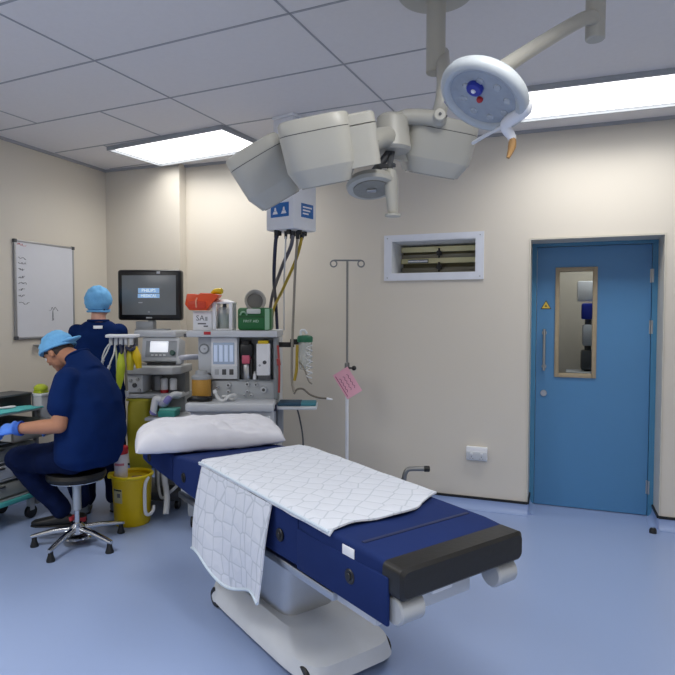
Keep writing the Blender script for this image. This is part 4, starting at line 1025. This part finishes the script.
on_cyl(b, -2.6, -1.0, .43, .447, .0462, .0466, .001); b.transform(Matrix.Translation((off.x, off.y, .0))); obj('red_print', b, mat('faded_red', 'c4707a', .5), cb)

# ================================================================== DRESSING TROLLEY at the left wall
frame()
TX0, TX1, TY0, TY1 = -3.97, -3.60, 2.35, 3.34
t = thing('supply_trolley', 'grey drawer trolley at the left wall with an open top drawer and teal edge', 'trolley', ((TX0+TX1)/2, (TY0+TY1)/2, 0))
b = B()
for z in (.20, .34, .47, .60): box(b, TX0, TX1, TY0, TY1, z, z+.012, .003)
box(b, TX0, TX0+.012, TY0, TY1, .2, .80); obj('carcass', b, GREYP, t)
for y in (TY0, TY1-.03):
    for x in (TX0, TX1-.03): obj('corner_post', bx(x, x+.03, y, y+.03, .10, .80, .005), mat('post_grey', '77797c', .45), t)
obj('worktop', bx(TX0-.01, TX1+.015, TY0-.01, TY1+.01, .80, .825, .006), LGREY, t)
for z, m in ((.225, DRAWER), (.355, LGREY), (.485, DRAWER)):
    d_ = obj('drawer', bx(TX0+.03, TX1-.004, TY0+.04, TY1-.035, z, z+.095, .006), m, t)
    obj('drawer_handle', bx(TX1-.004, TX1+.014, TY0+.3, TY1-.3, z+.07, z+.085, .004), STEEL, d_)
obj('bumper_edge', bx(TX0, TX1+.02, TY0-.01, TY1+.0, .165, .20, .01), TEAL, t, 'teal bumper along the bottom edge')
b = B(); y0_, y1_ = 2.90, TY1-.035; x1_ = -3.36
box(b, TX0+.05, x1_, y0_, y1_, .655, .662); box(b, x1_-.012, x1_, y0_, y1_, .655, .76, .003); box(b, TX0+.05, x1_, y0_, y0_+.01, .655, .75); box(b, TX0+.05, x1_, y1_-.01, y1_, .655, .75)
od = obj('open_drawer', b, mat('open_drawer_grey', '8e8f8c', .5), t, 'open grey top drawer')
for x in (TX0+.04, TX1-.04):
    for y in (TY0+.05, TY1-.05):
        b = cyl(B(), (x-.016, y, .048), (x+.016, y, .048), .047, n=18, bevel=.004); c_ = obj('castor', b, BLACK, t); obj('castor_fork', bx(x-.022, x+.022, y-.02, y+.02, .06, .165, .006), GREYP, c_)
tv = thing('black_case', 'long black case on the back of the trolley top at the left wall', 'case', (-3.82, 2.95, .825))
obj('case_body', bx(-3.86, -3.66, 2.55, 3.335, .826, .925, .01), BLACK, tv); obj('case_lid', bx(-3.862, -3.658, 2.548, 3.337, .915, .93, .004), DGREY, tv)
tv = thing('sponge_pack', 'lime green pack on the trolley top beside the seated person', 'pack', (-3.62, 3.30, .826))
b = ball(B(), (-3.64, 3.40, .950), (.05, .05, .034)); box(b, -3.68, -3.60, 3.36, 3.44, .916, .935, .008)
obj('pack', b, LIME, tv)
tv['label'] = 'lime green pack on a white tub at the trolley end'
tw = thing('storage_tub', 'white tub under the lime green pack at the end of the trolley', 'tub', (-3.64, 3.37, .0))
obj('tub', bx(-3.69, -3.59, 3.357, 3.44, .60, .912, .008), mat('tub_white', 'c9ccd0', .4), tw); obj('tub_rim', bx(-3.695, -3.585, 3.353, 3.445, .895, .915, .004), WHITE, tw)
tv = thing('paper_drape', 'folded teal and white drape lying on the trolley top by the gloved hand', 'drape', (-3.6, 3.05, .826))
b = B(); 
def fd(i, j): 
    return (-3.655+.17*i, 2.78+.50*j, .832+.016*math.sin(i*3.0)*math.sin(j*PI)+.008*mn.noise(V((i*6, j*8, 2)))+.006)
frame(); sheet('teal_sheet', (14, 24), lambda i, j: (fd(i, j)), .008, TEAL, tv)
sheet('white_sheet', (12, 16), lambda i, j: (fd(i*.6, j*.6+.05)[0], fd(i*.6, j*.6+.05)[1], fd(i*.6, j*.6+.05)[2]+.012), .006, WHITE, tv)
tv = thing('instrument_tray', 'shallow white tray lying in the open trolley drawer', 'tray', (-3.46, 3.08, .664))
b = B(); box(b, -3.57, -3.385, 2.95, 3.25, .664, .672, .003); box(b, -3.57, -3.56, 2.95, 3.25, .67, .70, .002); box(b, -3.395, -3.385, 2.95, 3.25, .67, .70, .002); box(b, -3.56, -3.395, 2.95, 2.96, .67, .70, .002); box(b, -3.56, -3.395, 3.24, 3.25, .67, .70, .002)
obj('tray', b, WHITE, tv)
tv = thing('syringe_pack', 'small teal packet in the white tray of the open drawer', 'packet', (-3.47, 3.02, .673))
obj('packet', bx(-3.53, -3.42, 2.97, 3.07, .673, .694, .006), TEAL, tv)

# ================================================================== STOOL
frame((-2.93, 3.01, 0), 0)
t = thing('stool', 'round black-seated stool on a chrome five-star base under the seated person', 'stool')
b = lathe(B(), [(.15, .437), (.178, .444), (.185, .465), (.178, .488), (.14, .497)], n=40); obj('seat', b, BVINYL, t)
b = lathe(B(), [(.03, .42), (.17, .431), (.174, .438), (.16, .44)], n=40); obj('seat_pan', b, CHROME, t)
b = cyl(B(), (0, 0, .23), (0, 0, .425), .027, n=22, bevel=.003); obj('column_sleeve', b, mat('column_silver', 'b9c0c6', .35, .6), t)
b = cyl(B(), (0, 0, .09), (0, 0, .24), .016, n=18); obj('gas_spring', b, CHROME, t)
b = lathe(B(), [(.035, .07), (.05, .08), (.05, .125), (.03, .145)], n=26); obj('hub', b, CHROME, t)
b = lathe(B(), [(.09, .05), (.1, .056), (.09, .064)], n=26); obj('hub_dish', b, CHROME, t)
for k, (dg, rr) in enumerate(((-151, .285), (-79, .295), (-7, .315), (65, .315), (137, .30))):
    a = math.radians(dg); c_, s_ = math.cos(a), math.sin(a)
    b = B(); d = V((c_, s_, 0)); sd = V((-s_, c_, 0)); up = V((0, 0, 1))
    loft(b, [(d*.03+up*.108, sd, up, .022, .018), (d*.14+up*.100, sd, up, .020, .016), (d*(rr-.02)+up*.072, sd, up, .017, .012), (d*rr+up*.068, sd, up, .012, .010)], n=16, p=3); l_ = obj('leg', b, CHROME, t)
    b = lathe(B(), [(.025, 0), (.026, .008), (.016, .04), (.015, .06)], (d*(rr-.02)), n=18); obj('rubber_foot', b, BLACKR, l_)

# ================================================================== PEOPLE
def hand(b, wrist, d, pn, side, curl=.5, g=0.0, s=1.0):
    """five-fingered hand: d points to the fingers, pn out of the palm, side to the thumb"""
    d = V(d).normalized(); pn = V(pn); pn = (pn-d*pn.dot(d)).normalized(); sd = d.cross(pn).normalized()
    if sd.dot(V(side)) < 0: sd = -sd
    w = V(wrist)
    loft(b, [(w, sd, pn, (.026+g)*s, (.019+g)*s), (w+d*.035*s, sd, pn, (.034+g)*s, (.017+g)*s), (w+d*.075*s, sd, pn, (.042+g)*s, (.015+g)*s), (w+d*.092*s, sd, pn, (.038+g)*s, (.011+g)*s)], n=18)
    for off, ln, r in ((.032, .073, .0085), (.011, .083, .009), (-.011, .078, .0088), (-.032, .060, .0075)):
        q = w+d*.084*s+sd*off*s; a = 0.12; pts = [q-d*.02*s, q]
        for k, fr in enumerate((.45, .31, .24)):
            a += curl*(.75 if k == 0 else .95); q = q+(d*math.cos(a)+pn*math.sin(a))*ln*fr*s; pts.append(q)
        limb(b, pts, [(r+g)*s, (r+g)*s, (r*.95+g)*s, (r*.85+g)*s, (r*.75+g)*s], n=10, sub=3)
    q = w+d*.02*s+sd*.024*s
    limb(b, [q, q+(d*.55+sd*.75+pn*.25)*.036*s, q+(d*.8+sd*.85+pn*.55)*.055*s, q+(d*1.25+sd*.75+pn*.8)*.062*s], [(.014+g)*s, (.0125+g)*s, (.0105+g)*s, (.0085+g)*s], n=10, sub=3)
def headM(c, f, l):
    f = V(f).normalized(); l = V(l); l = (l-f*l.dot(f)).normalized(); u = f.cross(l)
    return M3(c, f, l, u)
def head(b, M):
    g = B()
    ball(g, (-.004, 0, .018), (.098, .077, .098), u=24, v=16); ball(g, (.022, 0, -.045), (.066, .060, .066), u=20, v=12)
    ball(g, (.066, 0, -.092), (.024, .026, .020)); ball(g, (.058, 0, -.065), (.036, .034, .022))
    ball(g, (.080, 0, .022), (.016, .052, .012)); ball(g, (.035, 0, -.020), (.058, .066, .050))
    loft(g, [((.088, 0, .012), V((0, 1, 0)), V((1, 0, 0)), .009, .010), ((.101, 0, -.014), V((0, 1, 0)), V((1, 0, 0)), .011, .012), ((.106, 0, -.030), V((0, 1, 0)), V((1, 0, 0)), .016, .013), ((.094, 0, -.038), V((0, 1, 0)), V((1, 0, 0)), .013, .010)], n=14)
    ball(g, (.086, 0, -.056), (.010, .024, .006)); ball(g, (.084, 0, -.066), (.010, .021, .007))
    for s in (-1, 1):
        ball(g, (-.006, s*.079, -.018), (.019, .009, .031)); ball(g, (.062, s*.044, -.028), (.022, .018, .018))
    g.transform(M); me = bpy.data.meshes.new('t'); g.to_mesh(me); g.free(); b.from_mesh(me); bpy.data.meshes.remove(me)
def eyes(M, parent):
    for s in (-1, 1):
        b = ball(B(), (.083, s*.031, .001), (.0125, .0135, .0115)); b.transform(M); e = obj('eye', b, WHITE, parent)
        b = ball(B(), (.0935, s*.031, .001), (.0035, .0055, .0055)); b.transform(M); obj('iris', b, HAIR, e)
        b = tube(B(), [(.094, s*.014, .022), (.096, s*.030, .027), (.086, s*.050, .020)], [.004, .005, .003], n=8); b.transform(M); obj('eyebrow', b, HAIR, parent)
def wrinkle(b, amp, sc, sd=0):
    b.normal_update()
    for v in b.verts: v.co += v.normal*amp*(mn.noise(v.co*sc+V((sd, 0, 0)))+.5*mn.noise(v.co*sc*2.3+V((0, sd, 0))))
    return b
Xf, Yl = V((1, 0, 0)), V((0, 1, 0))
def torso(b, rings_, gw=0, gd=0, tw=0):
    secs = []
    for (f, l, z, w, d) in rings_:
        secs.append(((f, l, z), Yl, Xf, w+gw, d+gd))
    loft(b, secs, n=32, p=2.5)
def capshape(M, rx, ry, rz, off, plane, seed, ruff=.006):
    g = B(); ball(g, off, (rx, ry, rz), u=40, v=28)
    for v in g.verts:
        lim = plane(v.co.x)
        if v.co.z < lim: v.co.z = lim-.004*(v.co.z < lim-.02); 
    g.normal_update()
    for v in g.verts: v.co += v.normal*ruff*(mn.noise(v.co*26+V((seed, 0, 0)))+.6*mn.noise(v.co*60))
    g.transform(M); return g
def shoe(name, heel, toe, z0, m, parent, h=.075):
    a = V((heel[0], heel[1], 0)); c = V((toe[0], toe[1], 0)); d = (c-a); L = d.length; d.normalize(); s = V((-d.y, d.x, 0))
    b = B(); secs = []
    for t_, w, hh in ((0, .026, .055), (.06, .036, .066), (.30, .038, .068), (.55, .044, .050), (.8, .046, .036), (.95, .034, .030), (1, .018, .022)):
        secs.append((a+d*L*t_+V((0, 0, z0+.012+hh/2)), s, V((0, 0, 1)), w, hh/2))
    loft(b, secs, n=20, p=2.8); o = obj(name, b, m, parent)
    b = B(); secs = []
    for t_, w in ((-.01, .022), (.06, .037), (.3, .037), (.6, .045), (.85, .044), (1.01, .02)): secs.append((a+d*L*t_+V((0, 0, z0+.008)), s, V((0, 0, 1)), w+.002, .008))
    loft(b, secs, n=20, p=3); obj('sole', b, BLACKR, o)
    return o, a, d, s

# ---- seated person (local x = facing, y = own left)
SP = V((-2.93, 3.01, 0)); frame(SP, math.radians(174.2))
t1 = thing('person', 'person in navy scrubs and blue cap seated on the stool, bent over the trolley', 'person')
LS, RS = V((-.125, .175, 1.115)), V((-.06, -.160, 1.095))
LE, RE = V((-.150, .245, .835)), V((.06, -.22, .87))
LW, RW = V((.105, .340, .812)), V((.20, -.06, .80))
LK, RK = V((.335, .170, .565)), V((.36, -.22, .560))
LA, RA = V((.150, -.005, .20)), V((.250, -.250, .18))
rg = [(-.06, 0, .535, .15, .12), (-.11, 0, .60, .172, .135), (-.13, 0, .72, .175, .13), (-.14, 0, .84, .172, .125), (-.135, 0, .96, .182, .125), (-.12, 0, 1.06, .182, .115), (-.10, 0, 1.13, .13, .075), (-.075, 0, 1.18, .075, .06)]
HM = headM((.150, .0, 1.262), (.76, .10, -.62), (-.08, 1, 0))
b = B(); torso(b, rg); limb(b, [(-.075, 0, 1.16), (.0, 0, 1.215), (.095, .0, 1.245)], [.066, .060, .058]); head(b, HM)
for S0, E0, W0 in ((LS, LE, LW), (RS, RE, RW)):
    limb(b, [S0, (S0+E0)/2, E0], [.054, .052, .046]); limb(b, [E0, E0*.6+W0*.4, W0], [.046, .045, .031])
for s, K0, A0 in ((1, LK, LA), (-1, RK, RA)):
    Hp = V((-.08, s*.095, .60)); limb(b, [Hp, (Hp+K0)/2, K0], [.092, .082, .062]); limb(b, [K0, K0*.62+A0*.38, A0], [.058, .056, .040])
dl = (LW-LE).normalized(); dr_ = (RW-RE).normalized()
hand(b, LW, dl, (.1, -.6, -.75), (.6, -.4, .6), .55); hand(b, RW, dr_, (0, .3, -.95), (0, 1, 0), .5)
b = voxel(b, .0075, 2); body1 = obj('body', b, SKIN, t1, sharp=180)
# hair at the nape
b = capshape(HM, .102, .081, .096, (-.008, 0, .012), lambda x: -.055 if x < -.01 else -.01+x*.6, 3, .002); obj('hair', b, HAIR, body1)
eyes(HM, t1)
# trousers
b = B(); loft(b, [((-.05, 0, .545), Yl, Xf, .17, .14), ((-.10, 0, .60), Yl, Xf, .192, .16), ((-.12, 0, .72), Yl, Xf, .188, .145), ((-.12, 0, .80), Yl, Xf, .18, .135)], n=32, p=2.5)
for s, K0, A0 in ((1, LK, LA), (-1, RK, RA)):
    Hp = V((-.08, s*.10, .605)); limb(b, [Hp, (Hp+K0)/2, K0], [.108, .102, .083]); limb(b, [K0, K0*.5+A0*.5, A0+V((0, 0, .01))], [.078, .074, .060])
b = wrinkle(voxel(b, .012, 3), .010, 9, 2); obj('trousers', b, SCRUBD, t1, sharp=180)
# scrub top
b = B(); torso(b, [(-.10, 0, .545, .19, .165), (-.115, 0, .60, .222, .178), (-.135, 0, .72, .222, .172), (-.145, 0, .84, .212, .160), (-.14, 0, .96, .205, .155), (-.125, 0, 1.05, .188, .142), (-.10, 0, 1.13, .155, .115), (-.075, 0, 1.175, .125, .10)])
NK = V((.55, 0, .83)).normalized(); NX = V((.83, 0, -.55)).normalized()
loft(b, [((-.10, 0, 1.12), Yl, NX, .14, .11), ((-.065, 0, 1.185), Yl, NX, .108, .098), (V((-.035, 0, 1.225)), Yl, NX, .084, .086), (V((-.035, 0, 1.225))+NK*.022, Yl, NX, .078, .082)], n=28)
limb(b, [LS+V((.0, -.01, -.005)), LS*.65+LE*.35+V((0, .005, 0)), LS*.42+LE*.58], [.078, .078, .080]); limb(b, [RS+V((0, .01, -.005)), (RS+RE)/2, RS*.4+RE*.6], [.074, .074, .076])
b = wrinkle(voxel(b, .011, 3), .013, 6, 7)
obj('scrub_top', b, SCRUB, t1, sharp=180)
b = B(); torus(b, (0, 0, 0), .073, .009, n=36); b.transform(M3(V((-.035, 0, 1.225))+NK*.018, Yl, NX, Yl.cross(NX))); obj('collar', b, SCRUB, t1)
# cap
b = capshape(HM, .122, .098, .112, (-.004, 0, .026), lambda x: .018+.30*x, 11, .008); cp = obj('theatre_cap', b, CAP, t1, 'light blue disposable theatre cap')
b = B(); loft(b, [((-.085, 0, .012), V((0, 1, 0)), V((-.38, 0, .92)), .06, .020), ((-.125, 0, -.004), V((0, 1, 0)), V((-.38, 0, .92)), .05, .016), ((-.165, .0, -.018), V((0, 1, 0)), V((-.38, 0, .92)), .035, .011), ((-.20, .0, -.03), V((0, 1, 0)), V((-.38, 0, .92)), .012, .006)], n=20)
b.transform(HM); obj('cap_tie', b, CAP, cp)
b = B(); pts = []
for k in range(41):
    a = 2*PI*k/40; x = -.004+.119*math.cos(a); y = .095*math.sin(a); pts.append(HM @ V((x, y, .018+.30*x)))
tube(b, pts, .008, n=8, sub=1); obj('cap_band', b, CAP, cp)
# gloves
for W0, d0, pn_, sd_ in ((LW, dl, (.1, -.6, -.75), (.6, -.4, .6)), (RW, dr_, (0, .3, -.95), (0, 1, 0))):
    b = B(); hand(b, W0, d0, pn_, sd_, .55 if W0 is LW else .5, .0045, 1.02)
    limb(b, [W0-d0*.012, W0+d0*.0, W0+d0*.02], [.036, .035, .032])
    b = voxel(b, .0045, 2); gl_ = obj('glove', b, GLOVE, t1, 'blue nitrile glove', sharp=180)
    b = B(); x_, y_ = basis(d0); M_ = M3(W0-d0*.035, x_, y_, d0); lathe(b, [(.043, 0), (.046, .004), (.043, .02), (.040, .04)], n=24, cap=False); b.transform(M_); bmesh.ops.solidify(b, geom=b.faces[:], thickness=.003); obj('glove_cuff', b, GLOVE, gl_)
for hl, te in (((.105, -.045), (.325, .085)), ((.225, -.225), (.385, -.345))):
    so, a, d, s = shoe('shoe', hl, te, .095 if hl[0] < .2 else .01, SHOE, t1)
    b = B(); z_ = (.095 if hl[0] < .2 else .01)+.05
    loft(b, [(a+d*.0+V((0, 0, z_-.012)), s, d, .030, .020), (a+V((0, 0, z_+.014)), s, d, .032, .022)], n=20); obj('heel_tab', b, mat('red_tab', 'c4404a', .5), so, 'red heel tab')

# ---- standing person behind, back to the camera
q = atz(101, 510.5, 0); frame(q, math.atan2(.738, -.675)-.12)
t2p = thing('person', 'person in navy scrubs and blue cap standing with back turned behind the seated one', 'person')
rg = [(0, 0, .78, .15, .105), (-.01, 0, .86, .165, .115), (0, 0, 1.0, .145, .10), (.0, 0, 1.14, .150, .105), (0, 0, 1.26, .165, .11), (-.01, 0, 1.36, .165, .095), (-.015, 0, 1.42, .12, .07), (-.01, 0, 1.455, .07, .058)]
HM2 = headM((.040, .0, 1.590), (.97, -.22, -.02), (.22, 1, 0))
b = B(); torso(b, rg); limb(b, [(-.012, 0, 1.42), (.0, 0, 1.48), (.018, 0, 1.535)], [.06, .053, .052]); head(b, HM2)
JJ = []
for s in (1, -1):
    S0, E0, W0 = V((-.01, s*.148, 1.372)), V((.05, s*.190 if s > 0 else -.150, 1.115)), V((.27, .13 if s > 0 else .0, 1.11 if s > 0 else 1.08)); JJ.append((S0, E0, W0))
    limb(b, [S0, (S0+E0)/2, E0], [.054, .046, .039]); limb(b, [E0, E0*.6+W0*.4, W0], [.039, .038, .027])
    hand(b, W0, (W0-E0), (0, -s*.5, -.85), (0, -s*.9, .3), .45, 0, .93)
    Hp = V((0, s*.085, .84)); limb(b, [Hp, (0.01, s*.095, .66), (.01, s*.10, .48)], [.088, .076, .058]); limb(b, [(.01, s*.10, .48), (-.012, s*.10, .34), (-.015, s*.105, .10)], [.056, .055, .038])
b = voxel(b, .0075, 2); body2 = obj('body', b, SKIN2, t2p, sharp=180)
eyes(HM2, t2p)
b = capshape(HM2, .103, .082, .10, (-.006, 0, .015), lambda x: -.075 if x < .0 else -.02+x*.6, 5, .002); obj('hair', b, HAIR, body2)
b = B(); loft(b, [((0, 0, .80), Yl, Xf, .16, .12), ((-.01, 0, .87), Yl, Xf, .18, .13), ((0, 0, 1.0), Yl, Xf, .16, .115)], n=32, p=2.5)
for s in (1, -1): limb(b, [(0, s*.088, .84), (.01, s*.098, .48), (-.01, s*.105, .12)], [.105, .082, .072])
b = wrinkle(voxel(b, .012, 3), .009, 9, 5); obj('trousers', b, SCRUBD, t2p, sharp=180)
b = B(); torso(b, [(-.005, 0, .80, .185, .14), (-.01, 0, .88, .190, .142), (0, 0, 1.0, .178, .13), (.0, 0, 1.14, .182, .132), (0, 0, 1.26, .180, .130), (-.012, 0, 1.36, .168, .110), (-.018, 0, 1.425, .125, .083), (-.015, 0, 1.452, .088, .068)])
for S0, E0, W0 in JJ: limb(b, [S0, S0*.5+E0*.5, S0*.2+E0*.8], [.064, .066, .068])
b = wrinkle(voxel(b, .011, 3), .010, 6, 9); obj('scrub_top', b, SCRUB, t2p, sharp=180)
b = torus(B(), (-.014, 0, 1.46), .072, .009, n=32); obj('collar', b, SCRUB, t2p)
b = B(); box(b, -.112, -.106, -.040, .024, 1.398, 1.422, .002); M_ = Matrix.Translation((-.105, 0, 1.41)) @ Matrix.Rotation(.35, 4, 'Y') @ Matrix.Translation((.105, 0, -1.41)); b.transform(M_); obj('neck_label', b, WHITE, t2p, 'small white label at the back of the neck')
b = capshape(HM2, .116, .097, .108, (-.012, 0, .026), lambda x: -.062+.55*max(0, x)-.1*min(0, x)*0, 17, .010); cp2 = obj('theatre_cap', b, CAP, t2p, 'light blue puffed theatre cap')
b = B(); pts = []
for k in range(41):
    a = 2*PI*k/40; x = -.010+.090*math.cos(a); y = .076*math.sin(a); pts.append(HM2 @ V((x, y, -.062+.55*max(0, x))))
tube(b, pts, .008, n=8, sub=1); obj('cap_band', b, CAP, cp2)
for s in (1, -1): shoe('boot', (-.075, s*.105), (.17, s*.125), 0, mat('grey_clog', '5d6772', .5), t2p)

# ================================================================== LIGHT AND VIEW
w = bpy.data.worlds.new('world'); SC.world = w; w.use_nodes = True
w.node_tree.nodes['Background'].inputs[0].default_value = (.6, .63, .7, 1); w.node_tree.nodes['Background'].inputs[1].default_value = .3
SC.view_settings.view_transform = 'Standard'; SC.view_settings.look = 'None'
SC.view_settings.exposure = 0.15; SC.view_settings.gamma = 1; SC.view_settings.use_curve_mapping = False
SC.cycles.max_bounces = 8; SC.cycles.transparent_max_bounces = 12
SC.cycles.use_denoising = True; SC.cycles.sample_clamp_indirect = 6
SC.cycles.caustics_reflective = False; SC.cycles.caustics_refractive = False
